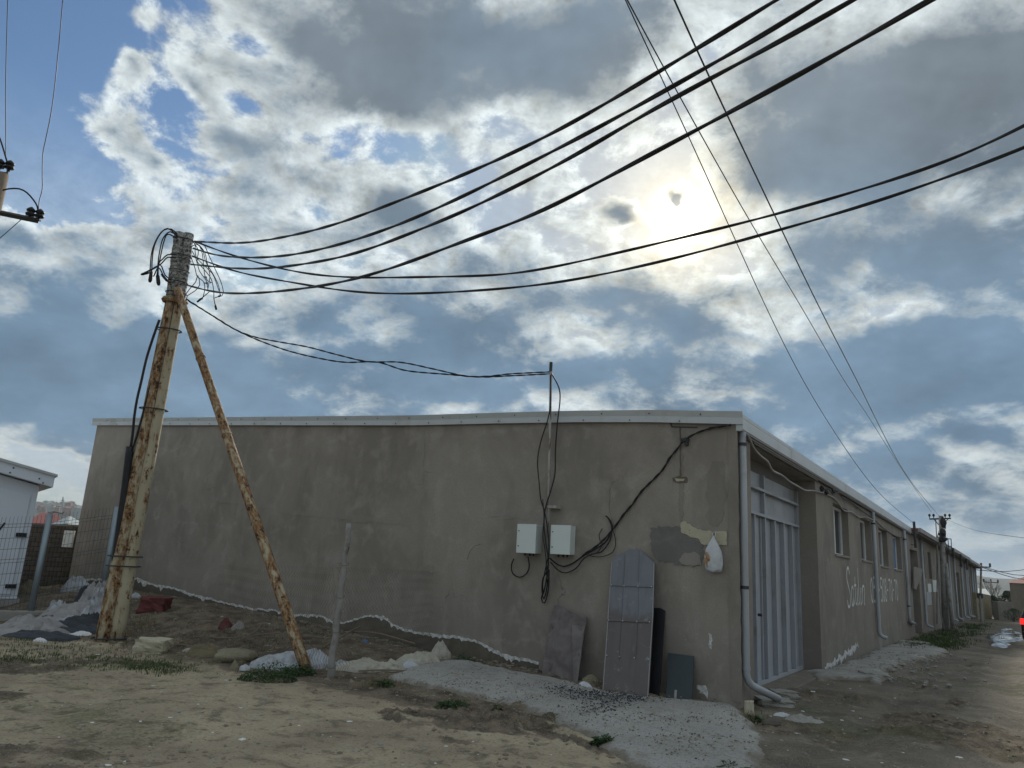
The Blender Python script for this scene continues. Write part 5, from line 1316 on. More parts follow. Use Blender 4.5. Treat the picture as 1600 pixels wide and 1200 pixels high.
for i, (a, b, lab) in enumerate([((1533, 885), (1640, 899), 'upper distant wire from the pale far pole to the right edge'), ((1533, 886), (1640, 908), 'sagging distant wire from the pale far pole to the right edge'), ((1512, 876), (1533, 885), 'short wire between the rightmost rod and the pale far pole'), ((1510, 889), (1640, 884), 'nearly level distant wire passing behind the pale far pole')]):
    A = HD(*a, 60); B = HD(*b, 56); mid = (A+B)/2-Vector((0, 0, .25)); tag(obj('wire', MB().tube(cat_rom([A, mid, B], .8), .022, 4), cable), lab, 'wire', gw)
A = FP(1475, 810); B = HD(1640, 846, 16); tag(obj('wire', MB().tube(cat_rom([A, (A+B)/2-Vector((0, 0, .15)), B], .5), .004, 4), dull), 'faint wire leading right from the crossarm of the timber pole', 'wire', gw)
# bare trees and bushes
bark = simple('bark', (.15, .14, .125), .25, 6, .9)
def tree(base, h, label, seed, group, bare=True, spread=.5, leafm=None):
    q = random.Random(seed); t = thing('bare_tree' if bare else 'bush', label, 'tree' if bare else 'bush', tuple(base), 0, group)
    trunk = MB(); crown = MB()
    def grow(p, d, l, r, lev):
        e = p+d*l; mid = (p+e)/2+Vector((q.uniform(-1, 1), q.uniform(-1, 1), 0))*l*.06
        (trunk if lev == 0 else crown).tube([p, mid, e], [r, r*.8, r*.62], 5 if lev < 2 else 3, False)
        if lev >= 4: return
        for k in range(3 if lev < 3 else 4):
            dd = (d+Vector((q.uniform(-1, 1), q.uniform(-1, 1), q.uniform(-.1, .7)))*spread).normalized(); grow(p.lerp(e, q.uniform(.55, 1)), dd, l*q.uniform(.55, .8), r*.55, lev+1)
    if bare:
        grow(base, Vector((0, 0, 1)), h*.36, h*.02, 0); obj('trunk', trunk, bark, t); obj('crown', crown, bark, t)
    else:
        trunk.tube([base, base+Vector((0, 0, h*.4))], [.08, .05], 6); obj('trunk', trunk, bark, t)
        vs = []; fs = []
        for k in range(1600):
            a = q.uniform(0, 6.28); cz = q.random()**.7; rr2 = h*spread*math.sqrt(q.random())*math.sin(math.pi*min(.95, cz*.75+.2))
            rr2 *= .7+.6*float(vnoise(math.cos(a)*2+seed, cz*3+math.sin(a)))
            c = base+Vector((rr2*math.cos(a), rr2*math.sin(a), h*(.08+cz*.9))); s_ = h*q.uniform(.02, .05)
            x = Vector((q.uniform(-1, 1), q.uniform(-1, 1), q.uniform(-1, 1))).normalized()*s_; y = x.orthogonal().normalized()*s_*.7
            crown.add([c-x, c-y, c+x, c+y], [(0, 1, 2, 3)])
        obj('crown', crown, leafm or leaf, t)
    return t
for i, (px, pyt, hd, lab) in enumerate([(1545, 898, 95, 'grey bare tree left of a pair beyond the end of the street'), (1556, 897, 100, 'grey bare tree right of a pair beyond the end of the street')]):
    b = HD(px, 945, hd); b.z = float(gz0(b.x, b.y)); tree(b, HD(px, pyt, hd).z-b.z, lab, 4+i, 'bare trees beyond the street', True, .38)
leaf_dk = simple('leaf_dk', (.035, .05, .03), .4, 2, .8)
for i, (px, pyt, hd, lab, sp_) in enumerate([(1553, 930, 72, 'dark bush between the brownish wall and the pale low wall', .45), (1577, 923, 75, 'dark pointed evergreen left of the red-roofed house', .42), (1562, 936, 78, 'low dark bush behind the pale low wall', .5), (1584, 955, 57, 'dark low bush at the foot of the red-roofed house', .8)]):
    b = HD(px, 960, hd); b.z = float(gz0(b.x, b.y)); tree(b, max(.8, HD(px, pyt, hd).z-b.z), lab, 20+i, 'dark bushes at the end of the street', False, sp_, leaf_dk)

# ------------------------------------------------------------------ left-hand distance
wallseg('dark rough block wall between the white cabin and the warehouse', 22, 150, (819, 823), 915, 22, 22, block_wall)
m = MB(); a = HD(107, 842, 21.7); m.box((-.12, -.03, -.2), (.12, .03, .2), lambda x, y, z: Vector((x, y, z))+a); tag(obj('plaque', m, paintw), 'small pale plaque hanging at the top of the dark block wall', 'plaque')
house('house', 'house with a hipped pink-red roof behind the dark block wall', 40, 100, 830, 819, 800, 60, plaster_far, roof_red, 6, .0, .28)
house('house', 'small house with a pale green-grey gable roof beside the warehouse edge', 103, 135, 830, 820, 806, 55, plaster_far, roof_pale, 5, .2, .45)
town_w = simple('town_w', (.30, .31, .31), .1, .1, .9); town_r = simple('town_r', (.26, .17, .15), .3, .1, .9)
q = random.Random(11)
for i in range(34):
    px = 60+(i*37 % 66)+q.uniform(-1, 1); py = 787+q.uniform(0, 12)+max(0, (px-100))*.02; hd = 1100+(800-py)*25
    a = HD(px, py, hd); w = q.uniform(4, 8); h = q.uniform(2.5, 5); yw = q.uniform(0, 1.5)
    T = lambda x, y, z: Matrix.Rotation(yw, 3, 'Z') @ Vector((x, y, z))+a
    m = MB(); m.box((-w/2, -w/2, -12), (w/2, w/2, h), T); m.add([T(-w*.55, -w*.55, h), T(w*.55, -w*.55, h), T(w*.55, w*.55, h), T(-w*.55, w*.55, h), T(0, 0, h+w*.3)], [(0, 1, 4), (1, 2, 4), (2, 3, 4), (3, 0, 4)])
    tag(obj('house', m, town_w if i % 3 else town_r, origin=(a.x, a.y, a.z)), 'tiny %s house on the far hillside left of the warehouse' % ('pale' if i % 3 else 'brownish'), 'house', '%s houses on the far hill' % ('pale' if i % 3 else 'brownish'))
a = HD(97.5, 795, 1150); b = HD(98.5, 776, 1150); m = MB(); m.tube([a, a.lerp(b, .5), b], [1.6, 1.4, .5], 8); m.tube([a.lerp(b, .68), a.lerp(b, .72)], 2.4, 8)
tag(obj('tower', m, town_w), 'thin pale tower standing on the far hill left of the warehouse', 'tower')

# ------------------------------------------------------------------ aprons, laid over the soil
from mathutils.geometry import delaunay_2d_cdt
def sheet(name, pxs, m, zoff, label=None, cell=.09, amp=.05, seed=1, kind='structure', edge=.16, cat=None, bumps=.012, plist=None):
    base = plist or [onground(x, y) for x, y in pxs]
    P2 = [(p.x, p.y) for p in base]; j = jag(P2, .006, .05, seed)
    j = [Vector((p.x+amp*(2.6*(float(vnoise(p.x*1.7+seed, p.y*1.7))-.5)+1.5*(float(vnoise(p.x*6+seed, p.y*6))-.5)), p.y+amp*(2.6*(float(vnoise(p.x*1.7, p.y*1.7+seed))-.5)+1.5*(float(vnoise(p.x*6, p.y*6+seed))-.5)))) for p in j]
    arr = np.array([(p.x, p.y) for p in j]); n = len(j)
    x0, y0 = arr.min(0); x1, y1 = arr.max(0)
    gx_, gy_ = np.meshgrid(np.arange(x0, x1, cell), np.arange(y0, y1, cell)); gx_ = gx_.ravel()+rs.uniform(-.2, .2, gx_.size)*cell; gy_ = gy_.ravel()+rs.uniform(-.2, .2, gy_.size)*cell
    ins = np.zeros(gx_.size, bool); dmin = np.full(gx_.size, 9.)
    for i in range(n):
        xa, ya = arr[i]; xb, yb = arr[(i+1) % n]
        c = ((ya > gy_) != (yb > gy_)) & (gx_ < (xb-xa)*(gy_-ya)/(yb-ya+1e-12)+xa); ins ^= c
        ex, ey = xb-xa, yb-ya; t = np.clip(((gx_-xa)*ex+(gy_-ya)*ey)/(ex*ex+ey*ey+1e-12), 0, 1); dmin = np.minimum(dmin, np.hypot(gx_-xa-t*ex, gy_-ya-t*ey))
    k = ins & (dmin > cell*.35); gx_, gy_, dm = gx_[k], gy_[k], dmin[k]
    pts = [Vector(p) for p in arr.tolist()]+[Vector((a, b)) for a, b in zip(gx_, gy_)]
    vo, eo, fo, *_ = delaunay_2d_cdt(pts, [(i, (i+1) % n) for i in range(n)], [], 1, 1e-6)
    vx = np.array([(v.x, v.y) for v in vo])
    dd = np.concatenate([np.zeros(n), dm]) if len(vo) == len(pts) else None
    if dd is None:
        dd = np.full(len(vx), 9.)
        for i in range(n):
            xa, ya = arr[i]; xb, yb = arr[(i+1) % n]; ex, ey = xb-xa, yb-ya
            t = np.clip(((vx[:, 0]-xa)*ex+(vx[:, 1]-ya)*ey)/(ex*ex+ey*ey+1e-12), 0, 1); dd = np.minimum(dd, np.hypot(vx[:, 0]-xa-t*ex, vx[:, 1]-ya-t*ey))
    z = gz0(vx[:, 0], vx[:, 1])+gbump(vx[:, 0], vx[:, 1])*.35+ (fbm(vx[:, 0]*2.3, vx[:, 1]*2.3, 4, .6)-.5)*bumps*2 + zoff*sstep(-.02, edge, dd)-.02*(dd < .01)
    mb = MB(); mb.v = [(float(a), float(b), float(c)) for (a, b), c in zip(vx, z)]; mb.f = [tuple(f) for f in fo]
    nb_ = len(mb.v)
    o = obj(name, mb, m, smooth=True, origin=(float(vx[:, 0].mean()), float(vx[:, 1].mean()), 0), attrs={'edge': np.clip(dd/.45, 0, 1)}); tag(o, label, cat, None, kind); return o
sheet('concrete_apron', [(590, 1062), (625, 1046), (690, 1034), (735, 1036), (790, 1046), (850, 1058), (905, 1070), (960, 1084), (1040, 1094), (1110, 1102), (1158, 1106), (1172, 1118), (1188, 1140), (1200, 1165), (1196, 1185), (1175, 1215), (1000, 1212), (962, 1184), (905, 1152), (860, 1128), (800, 1106), (730, 1092), (660, 1078)], apron_m, .05, seed=2, cell=.05, amp=.06, bumps=.02)
sheet('concrete_apron', [(1248, 1052), (1285, 1048), (1330, 1032), (1372, 1015), (1405, 1003), (1440, 1004), (1462, 1010), (1480, 1018), (1470, 1024), (1440, 1030), (1410, 1036), (1400, 1046), (1385, 1052), (1392, 1064), (1380, 1071), (1350, 1064), (1300, 1060), (1270, 1062)], apron_m, .06, seed=3, cell=.06, amp=.11, bumps=.035)
puddle_m = mat('puddle_m', lambda g, o, b: ((.10, .10, .10), None), .04, spec=.8)
def f_lime(g, o, b):
    n = g.noise(o, 3.5, 6, .65); return g.mix(g.ss(n, .4, .6), (.26, .25, .23), (.62, .63, .62)), g.bump(n, .6, .04)
lime = mat('lime', f_lime, .9)
lp0 = [(1500, 998)]
sheet('puddle', [(1538, 996), (1552, 990), (1572, 986), (1592, 989), (1600, 994), (1594, 1002), (1565, 1004), (1545, 1001)], puddle_m, .045, cell=.2, amp=.08, seed=5, edge=.05, bumps=0)
sheet('puddle', [(1540, 1005), (1556, 1004), (1580, 1008), (1572, 1012), (1548, 1010)], puddle_m, .045, cell=.2, amp=.06, seed=6, edge=.05, bumps=0)
sheet('puddle', [(1562, 983), (1580, 982), (1584, 984), (1566, 985)], puddle_m, .045, cell=.2, amp=.05, seed=7, edge=.05, bumps=0)
def heap(label, px, py, wpx, h, m, seed, name='rubble_heap', cat='heap', asp=.6, dm=None):
    c = onground(px, py); d = math.hypot(c.x, c.y); rx = wpx/2*d/CF; ry = rx*asp
    mb = MB(); N_ = 46; vs = []; 
    for i in range(N_):
        for k in range(N_):
            u = -1+2*i/(N_-1); v = -1+2*k/(N_-1); x = c.x+u*rx; y = c.y+v*ry
            e = max(0, 1-(u*u+v*v)); hh2 = h*(e**.7)*(.45+1.1*abs(float(fbm(u*2.3+seed, v*2.3+seed*2, 5, .62))-.2))
            vs.append((x, y, float(gz0(x, y))-.03+hh2))
    mb.add(vs, [(i*N_+k, (i+1)*N_+k, (i+1)*N_+k+1, i*N_+k+1) for i in range(N_-1) for k in range(N_-1) if ((2*i/(N_-1)-1)**2+(2*k/(N_-1)-1)**2) < 1.02])
    return tag(obj(name, mb, m), label, cat)
heap('pale heap of lime and rubble at the far end of the street', 1570, 964, 56, .75, lime, 3, asp=.7)
heap('lower pale heap of rubble beside the car', 1592, 968, 34, .4, stone_m, 5)
heap('small heap of grey grit on the ground below the downpipe elbow', 1255, 1128, 62, .12, grey_stone, 7, 'grit_heap', asp=.7)

# ------------------------------------------------------------------ car at the right edge
def car():
    c = onground(1599, 1013); d = Sd.copy()
    fwd = Matrix.Rotation(R(-7), 3, 'Z') @ Sd; rt = Vector((fwd.y, -fwd.x, 0))
    O = Vector((c.x, c.y, float(gz0(c.x, c.y))))
    # O is the rear-left bottom corner
    P = lambda x, y, z: O+rt*x+fwd*y+Vector((0, 0, z))
    t = thing('parked_car', 'black car with a glowing red tail light, cut by the right edge of the picture', 'car', tuple(P(.9, 2.2, 0)), math.atan2(rt.y, rt.x))
    Wd_ = 1.8; paint = simple('car_paint', (.010, .011, .012), .1, 2, .55, .0, .25, .02, .002)
    prof_ = [(-.05, .32), (-.10, .55), (-.06, .80), (.02, .98), (.22, 1.34), (.5, 1.46), (1.6, 1.52), (2.5, 1.44), (3.25, 1.02), (4.1, .90), (4.4, .72), (4.42, .35), (4.2, .24), (.15, .24)]
    m = MB(); secs = [(0, .06), (.05, .0), (.14, -.0), (Wd_-.14, 0), (Wd_-.05, 0), (Wd_, .06)]
    vs = []
    for x, ins_ in secs:
        for (y, z) in prof_:
            xi = x
            if z > 1.0: xi = x+(.17*(z-1)/.5)*(1 if x < Wd_/2 else -1)
            yy = y+(.05 if ins_ and y < 1 else (-.05 if ins_ and y > 4 else 0)); vs.append(P(xi, yy, z-ins_*.6*(z > 1)))
    n = len(prof_); fs = [(a*n+k, a*n+(k+1) % n, (a+1)*n+(k+1) % n, (a+1)*n+k) for a in range(len(secs)-1) for k in range(n)]+[tuple(range(n))[::-1], tuple(range((len(secs)-1)*n, len(secs)*n))]
    m.add(vs, fs); obj('body', m, paint, t, bevel=.03)
    m = MB(); m.hexa([P(.24, -.0, 1.03), P(Wd_-.24, -.0, 1.03), P(Wd_-.24, .03, 1.03), P(.24, .03, 1.03), P(.34, .185, 1.33), P(Wd_-.34, .185, 1.33), P(Wd_-.34, .215, 1.33), P(.34, .215, 1.33)]); obj('rear_window', m, glass, t)
    m = MB(); m.hexa([P(-.006, .5, 1.02), P(.03, .5, 1.02), P(.03, 3.0, 1.02), P(-.006, 3.0, 1.02), P(.10, .6, 1.38), P(.14, .6, 1.38), P(.14, 2.45, 1.38), P(.10, 2.45, 1.38)]); obj('side_window', m, glass, t)
    red = bpy.data.materials.new('tail_red'); red.use_nodes = True; b = red.node_tree.nodes['Principled BSDF']; b.inputs['Base Color'].default_value = (.6, .01, .01, 1); b.inputs['Emission Color'].default_value = (1, .02, .015, 1); b.inputs['Emission Strength'].default_value = .9
    for x0, x1 in ((-.015, .26), (Wd_-.26, Wd_+.015)):
        m = MB(); m.hexa([P(x0, -.13, .74), P(x1, -.13, .74), P(x1, .12, .76), P(x0, .12, .76), P(x0, -.06, .93), P(x1, -.06, .93), P(x1, .14, .93), P(x0, .14, .93)]); obj('tail_light', m, red, t, bevel=.015)
    m = MB(); m.box((.04, -.16, .30), (Wd_-.04, -.04, .55), P); obj('bumper', m, paint, t, bevel=.03)
    m = MB(); m.box((.62, -.125, .62), (1.18, -.10, .74), P); obj('number_plate', m, white_frame, t)
    for x0 in (.0, Wd_-.2):
        for y in (.85, 3.5):
            m = MB(); m.tube([P(x0-.01, y, .32), P(x0+.21, y, .32)], .32, 22); w = obj('wheel', m, black_plastic, t, bevel=.02)
            xx = -.022 if x0 == 0 else Wd_+.012; m = MB(); m.tube([P(xx+(0 if x0 == 0 else -.0), y, .32), P(xx+.012, y, .32)], .2, 16); obj('rim', m, trim, w)
car()

# ------------------------------------------------------------------ cloth, sacks, rubbish
def lump(px, py, wpx, hm, label, m, seed, name='cloth', cat='cloth', asp=.55, rot=0.0, fold=.75, group=None, N_=72, dz=-.02, top=.0):
    c = onground(px, py); d = math.hypot(c.x, c.y); rx = wpx/2*d/CF; ry = rx*asp
    mb = MB(); vs = []
    ca, sa = math.cos(rot), math.sin(rot)
    for i in range(N_):
        for k in range(N_):
            u = -1+2*i/(N_-1); v = -1+2*k/(N_-1)
            rad = math.sqrt(u*u+v*v); ang = math.atan2(v, u)
            ed = 1+.30*(float(fbm(math.cos(ang)*1.6+seed, math.sin(ang)*1.6+seed, 3))-.5)*2
            mx_ = max(abs(u), abs(v)); k2 = (mx_/rad if rad > 1e-6 else 1)
            U, V = u*k2*ed, v*k2*ed; rad = min(1, mx_)
            x = c.x+(U*rx)*ca-(V*ry)*sa; y = c.y+(U*rx)*sa+(V*ry)*ca
            e = max(0, 1-rad**2.2)**.75
            w1 = float(fbm(U*1.4+seed*3, V*1.4+seed, 3)); fo = abs(math.sin((U*3.4+V*5.4+w1*6+seed)))**.7
            fo2 = abs(2*float(vnoise(U*5+seed+w1*3, V*6+seed*2+w1*3))-1)
            fo3 = abs(2*float(vnoise(U*11+V*4+seed*5+w1*5, V*13-U*3+seed))-1)
            hh2 = hm*e*((1-fold)*(.55+.9*w1)+fold*(.35*fo+1.1*w1*(1-.8*fo2)))*(1.04-.20*fo3)+.02*fo2*(rad < .97)+.035*min(1, hm*3)*fo3*(rad < .97)
            vs.append((x, y, float(gz0(x, y))+dz+hh2+.02*(rad < .97)))
    mb.add(vs, [(i*N_+k, (i+1)*N_+k, (i+1)*N_+k+1, i*N_+k+1) for i in range(N_-1) for k in range(N_-1)])
    return tag(obj(name, mb, m, smooth=True), label, cat, group)
lump(48, 992, 105, .27, 'pale grey blanket heaped on the ground at the far left', cloth_grey, 2, 'blanket', 'blanket', .6, .1)
lump(108, 972, 95, .36, 'grey blanket humped up in the middle of the rubbish pile by the fence', cloth_grey, 5, 'blanket', 'blanket', .55, .3)
lump(148, 958, 54, .64, 'grey tarpaulin piled highest against the twin-pipe pole', cloth_grey, 7, 'tarpaulin', 'tarpaulin', .8, .5, .7)
lump(150, 968, 36, .62, 'crumpled white plastic sheet in the pile against the pole', sack_m, 9, 'plastic_sheet', 'plastic sheet', .8, .2, .8)
lump(118, 988, 96, .26, 'black rubber sheeting spilling from under the blankets', cloth_dark, 11, 'rubber_sheet', 'rubber sheet', .4, -.1)
lump(60, 998, 100, .14, 'black foil lying flat under the pale grey blanket', cloth_dark, 12, 'foil', 'foil', .35, 0)
lump(140, 985, 44, .34, 'dark navy cloth roll in front of the tarpaulin', cloth_dark, 13, 'cloth_roll', 'cloth', .5, .2)
lump(118, 905+18, 34, .42, 'white sack behind the welded-mesh fence', sack_m, 14, 'sack', 'sack', .6, 0, .6)
lump(45, 928, 30, .30, 'pale lump of debris behind the mesh fence near the cabin', stone_m, 15, 'debris', 'debris', .6, 0)
lump(456, 1041, 112, .22, 'bluish white woven sack lying under the slanting brace', sack_m, 21, 'sack', 'sack', .45, .05, .35)
lump(570, 1047, 112, .15, 'frayed flat white sack lying right of the fence post', cream_plastic, 22, 'sack', 'sack', .3, .05, .8)
lump(655, 1038, 66, .18, 'cream plastic sheet crumpled at the end of the concrete apron', cream_plastic, 23, 'plastic_sheet', 'plastic sheet', .5, .2, .7)
lump(688, 1028, 30, .27, 'upright crumpled cream plastic bag at the wall end of the sheet', cream_plastic, 24, 'plastic_bag', 'plastic bag', .8, .2, .6)
lump(318, 1024, 52, .16, 'greyish dry brushwood tangle beside the yellow stone', dry_m, 25, 'brushwood', 'brushwood', .5, .2, .9)
lump(352, 982, 18, .16, 'crumpled pink and white packet on the dark soil', red_m, 26, 'packet', 'litter', .8, .2, .5)
lump(372, 984, 18, .12, 'pale stone beside the pink packet', grey_stone, 27, 'stone', 'stone', .8, 0, .2)
lump(382, 1046, 15, .07, 'small light blue plastic scrap beside the green weed', bag_m, 28, 'plastic_scrap', 'litter', .7, 0, .5)
lump(366, 1046, 12, .09, 'small brown stone beside the blue scrap', stone_m, 29, 'stone', 'stone', .8, 0, .2)
lump(1222, 1121, 24, .06, 'blue and white crumpled wrapper below the downpipe elbow', bag_m, 30, 'wrapper', 'litter', .5, 0, .6)
lump(126, 993, 32, .05, 'flat white paper sheet at the foot of the rubbish pile', white_frame, 31, 'paper', 'paper', .35, 0, .1)
lump(62, 1003, 18, .05, 'white paper scrap in front of the pale blanket', white_frame, 32, 'paper', 'paper', .35, 0, .3)
lump(570, 1004, 10, .05, 'tiny blue scrap on the dark soil by the wall', blue_curtain, 33, 'scrap', 'litter', .7, 0, .5)
lump(208, 934, 20, .10, 'white rag on the ground just right of the pole', sack_m, 34, 'rag', 'rag', .4, 0, .6)
lump(925, 1068, 30, .10, 'broken rubble between the broken board and the arched door', stone_m, 35, 'rubble', 'rubble', .7, 0, .5)
lump(915, 1078, 22, .09, 'pale crumpled lump by the foot of the arched door', bag_m, 36, 'litter_lump', 'litter', .7, 0, .5)
for i, (px, py, w_, h_, m_) in enumerate([(88, 962, 30, .34, 'sack_m'), (128, 950, 26, .50, 'cloth_dark'), (70, 978, 34, .22, 'cloth_dark'), (100, 980, 30, .22, 'sack_m'), (136, 972, 28, .34, 'bag_m'), (24, 990, 40, .20, 'sack_m')]):
    lump(px, py, w_, h_, ['white crumpled sheeting between the two blankets', 'dark fold showing above the grey blanket beside the pole', 'dark gap of sheeting between the pale and the middle blanket', 'white plastic fold in front of the middle blanket', 'pale torn plastic low against the tarpaulin', 'whitish torn sacking at the far left end of the pile'][i], MATS[m_], 50+i, 'sheeting', 'sheeting', .5, .3*i, .8, 'torn sheeting in the rubbish pile', 40)
for i, (px, py, w_, h_, m_) in enumerate([(612, 1044, 40, .10, 'cream_plastic'), (538, 1044, 34, .12, 'sack_m'), (640, 1044, 26, .10, 'bag_m'), (300, 1018, 30, .08, 'cream_plastic')]):
    lump(px, py, w_, h_, ['ragged cream strip between the flat sack and the cream sheet', 'ragged white strip just right of the fence post', 'torn pale plastic at the left end of the cream sheet', 'torn pale strip left of the rough stone'][i], MATS[m_], 60+i, 'torn_strip', 'plastic strip', .35, .1*i, .9, 'torn plastic strips on the dark soil', 40)
def rock(px, py, wpx, hpx, label, m, seed, name='stone', cat='stone', boxy=.0, group=None):
    c = onground(px, py); d = math.hypot(c.x, c.y); w = wpx*d/CF; h = hpx*d/CF
    import bmesh
    bm = bmesh.new(); bmesh.ops.create_cube(bm, size=1); bmesh.ops.subdivide_edges(bm, edges=bm.edges, cuts=5, use_grid_fill=True)
    vs = []
    for v in bm.verts:
        n_ = v.co.normalized()*.5; p = v.co*boxy+n_*(1-boxy)*1.2; k = 1+.30*(float(fbm(p.x*3+seed, p.y*4+p.z*3+seed, 4, .6))-.5)*2
        vs.append((c.x+p.x*w*k, c.y+p.y*w*.8*k+w*.3, c.z+h*.42+p.z*h*k))
    mb = MB().add(vs, [tuple(l.vert.index for l in f.loops) for f in bm.faces]); bm.free()
    return tag(obj(name, mb, m, smooth=boxy < .5, origin=(c.x, c.y, c.z)), label, cat, group)
rock(232, 1023, 40, 21, 'sawn yellow limestone block right of the pole foot', limestone, 1, 'limestone_block', 'block', .9)
rock(362, 1036, 50, 17, 'large rough yellow-grey stone left of the green weed', stone_m, 2, boxy=.45)
rock(236, 957, 34, 21, 'dark red metal box half buried on the soil by the wall', red_m, 3, 'metal_box', 'box', .95)
rock(1229, 1094, 34, 12, 'grey slab under the end of the corner downpipe', grey_stone, 4, 'slab', 'slab', .95)
rock(1214, 1104, 44, 9, 'lower grey slab at the gate threshold', grey_stone, 5, 'slab', 'slab', .95)
rock(1172, 1118, 11, 20, 'small yellow block standing below the downpipe elbow', limestone, 6, 'block', 'block', .9)
rock(1208, 1136, 22, 9, 'dark damp clod below the wrapper', damp, 7, 'clod', 'stone')
rock(1318, 1056, 22, 6, 'flat grey stone on the apron near the gate recess', grey_stone, 8, 'stone', 'stone')
rock(1372, 1061, 34, 8, 'broken grey slab at the edge of the street apron', grey_stone, 9, 'slab', 'slab', .6)
for i, (px, py) in enumerate([(180, 1003), (202, 1003), (186, 1010)]): rock(px, py, 8, 6, ['pale pebble at the foot of the pole', 'pale pebble right of the pole foot', 'pale pebble in front of the pole foot'][i], stone_m, 40+i)
# threshold strip of the gate
tag(obj('threshold', MB().box((-.36, GY0+.02, -.1), (.12, GY1-.02, .02), L), apron_m, bevel=.01), None, None, kind='structure')
# sticks
q = random.Random(3)
def stick(pts, r, label, m=wood, name='stick', group='sticks on the dark soil'):
    P = [onground(x, y)+Vector((0, 0, .02+r+(z if z else 0))) for x, y, z in pts]
    tag(obj(name, MB().tube(cat_rom(P, .08), r, 6), m), label, 'stick', group)
stick([(545, 1001, .1), (590, 1002, .08), (648, 1012, .02)], .018, 'longest pale stick lying along the foot of the wall')
stick([(505, 1015, .0), (545, 1003, .12), (560, 999, .16)], .014, 'dark stick propped beside the fence post')
stick([(380, 1002, .02), (430, 998, .05), (520, 1003, .02)], .011, 'thin dark stick left of the fence post')
stick([(370, 1005, .0), (395, 998, .06), (408, 990, .12)], .011, 'short forked stick under the brace')
stick([(300, 998, .0), (350, 1003, .03), (375, 1002, .03)], .010, 'thin stick lying left of the brace')
stick([(268, 1010, .0), (290, 1016, .04), (310, 1019, .02)], .010, 'short pale stick beside the limestone block')
stick([(560, 1052, .0), (600, 1053, .02), (642, 1052, .0)], .010, 'thin stick under the frayed sack')
# loose small things on the ground that no one could count
ico = MB().blob((0, 0, 0), 1, 1, .0); icv = np.array(ico.v); icf = ico.f
def scatter(name, label, cat, n, region, size, m, seed, flat=.6, dz=0.0, extra=None):
    r_ = np.random.RandomState(seed); mb = MB(); k = 0; tries = 0
    while k < n and tries < n*60:
        tries += 1
        p = region(r_)
        if p is None: continue
        x, y = p; s_ = size*(.4+1.6*r_.rand()**3); z = float(gz0(x, y))+float(gbump(x, y))*(.35 if dz else 1)+dz
        a = r_.rand()*6.28; sx, sy = s_*(.7+.6*r_.rand()), s_*(.7+.6*r_.rand())
        v = icv*(1+.25*(r_.rand(len(icv), 1)-.5)); vx = v[:, 0]*sx; vy = v[:, 1]*sy
        mb.add(np.stack([x+vx*math.cos(a)-vy*math.sin(a), y+vx*math.sin(a)+vy*math.cos(a), z+v[:, 2]*s_*flat], -1).tolist(), icf); k += 1
    return tag(obj(name, mb, m, origin=(0, 0, 0)), label, cat, None, 'stuff')
def in_view(xlim, ylim, cond=None):
    def f(r_):
        x, y = r_.uniform(*xlim), r_.uniform(*ylim)
        if cond is not None and not cond(x, y, r_): return None
        return x, y
    return f
def lxy(x, y): return (x-P0.x)*Nd.x+(y-P0.y)*Nd.y, (x-P0.x)*Sd.x+(y-P0.y)*Sd.y
def c_open(x, y, r_):
    a, b = lxy(x, y); return (b < -.1 or a > .05) and r_.rand() < min(1, 36/(x*x+y*y))
clod_m = simple('clod_m', (.20, .17, .125), .4, 12, .95)
scatter('pebbles', 'small pale pebbles strewn over the yard and street', 'pebbles', 2600, in_view((-12, 10), (3.8, 20), c_open), .012, grey_stone, 1)
scatter('clods', 'small dark clods of dry mud strewn over the yard', 'clods', 3500, in_view((-10, 8), (3.8, 14), lambda x, y, r_: c_open(x, y, r_) and (float(fbm(x*.55+40, y*.8+11, 3)) > .5 or float(track(x, y)) > .3 or r_.rand() < .15)), .016, clod_m, 2)
def near_px(pts):
    P = [onground(*p) for p in pts]
    def f(r_):
        k = r_.randint(len(P)); p = P[k]; return p.x+r_.normal()*.16, p.y+r_.normal()*.14
    return f
gravel_b = simple('gravel_b', (.035, .042, .055), .4, 20, .8)
scatter('gravel', 'blue-black gravel spilled over the concrete apron in front of the leaning door', 'gravel', 1700, near_px([(878, 1085), (900, 1088), (925, 1088), (945, 1092), (965, 1095), (985, 1098), (995, 1100), (930, 1098), (960, 1104), (905, 1096), (940, 1112), (920, 1120)]), .0065, gravel_b, 3, .6, .065)
scatter('grit', 'dark crumbs scattered over the pale concrete apron', 'grit', 900, near_px([(x, y) for x in range(700, 1150, 50) for y in (1075, 1100, 1130, 1160) if y > 1040+(x-700)*.12 and y < 1085+(x-700)*.33]), .006, damp, 4, .6, .06)
scatter('rubble', 'broken brown rubble, clods and chips scattered over the dark soil bank', 'rubble', 900, (lambda r_: (lambda p: (p.x, p.y))(L(-r_.uniform(1.5, 14), -abs(r_.uniform(.05, 3.0)), 0))), .024, stone_m, 12, .5)
scatter('white_chips', 'small white plaster and paper chips strewn over the soil and yard', 'litter', 260, in_view((-11, 6), (5, 15), c_open), .018, paintw, 13, .25)
scatter('rubble', 'grey broken concrete crumbs along the street apron', 'rubble', 700, (lambda r_: (lambda p: (p.x, p.y))(L(abs(r_.normal())*.8+.05, r_.uniform(4.6, 13), 0))), .028, grey_stone, 14, .5, .03)
scatter('grit', 'grey and white stone chips lying on the concrete apron', 'grit', 1600, near_px([(x, y) for x in range(640, 1190, 25) for y in range(1050, 1196, 12) if y > 1046+(x-700)*.13 and y < 1080+(x-640)*.27]), .007, stone_m, 15, .6, .052)
scatter('wall_debris', 'broken crumbs and twigs along the foot of the wall', 'debris', 700, (lambda r_: (lambda p: (p.x, p.y))(L(-r_.uniform(1.6, 9.5), -abs(r_.normal())*.16-.03, 0))), .022, damp_stain, 5, .5)
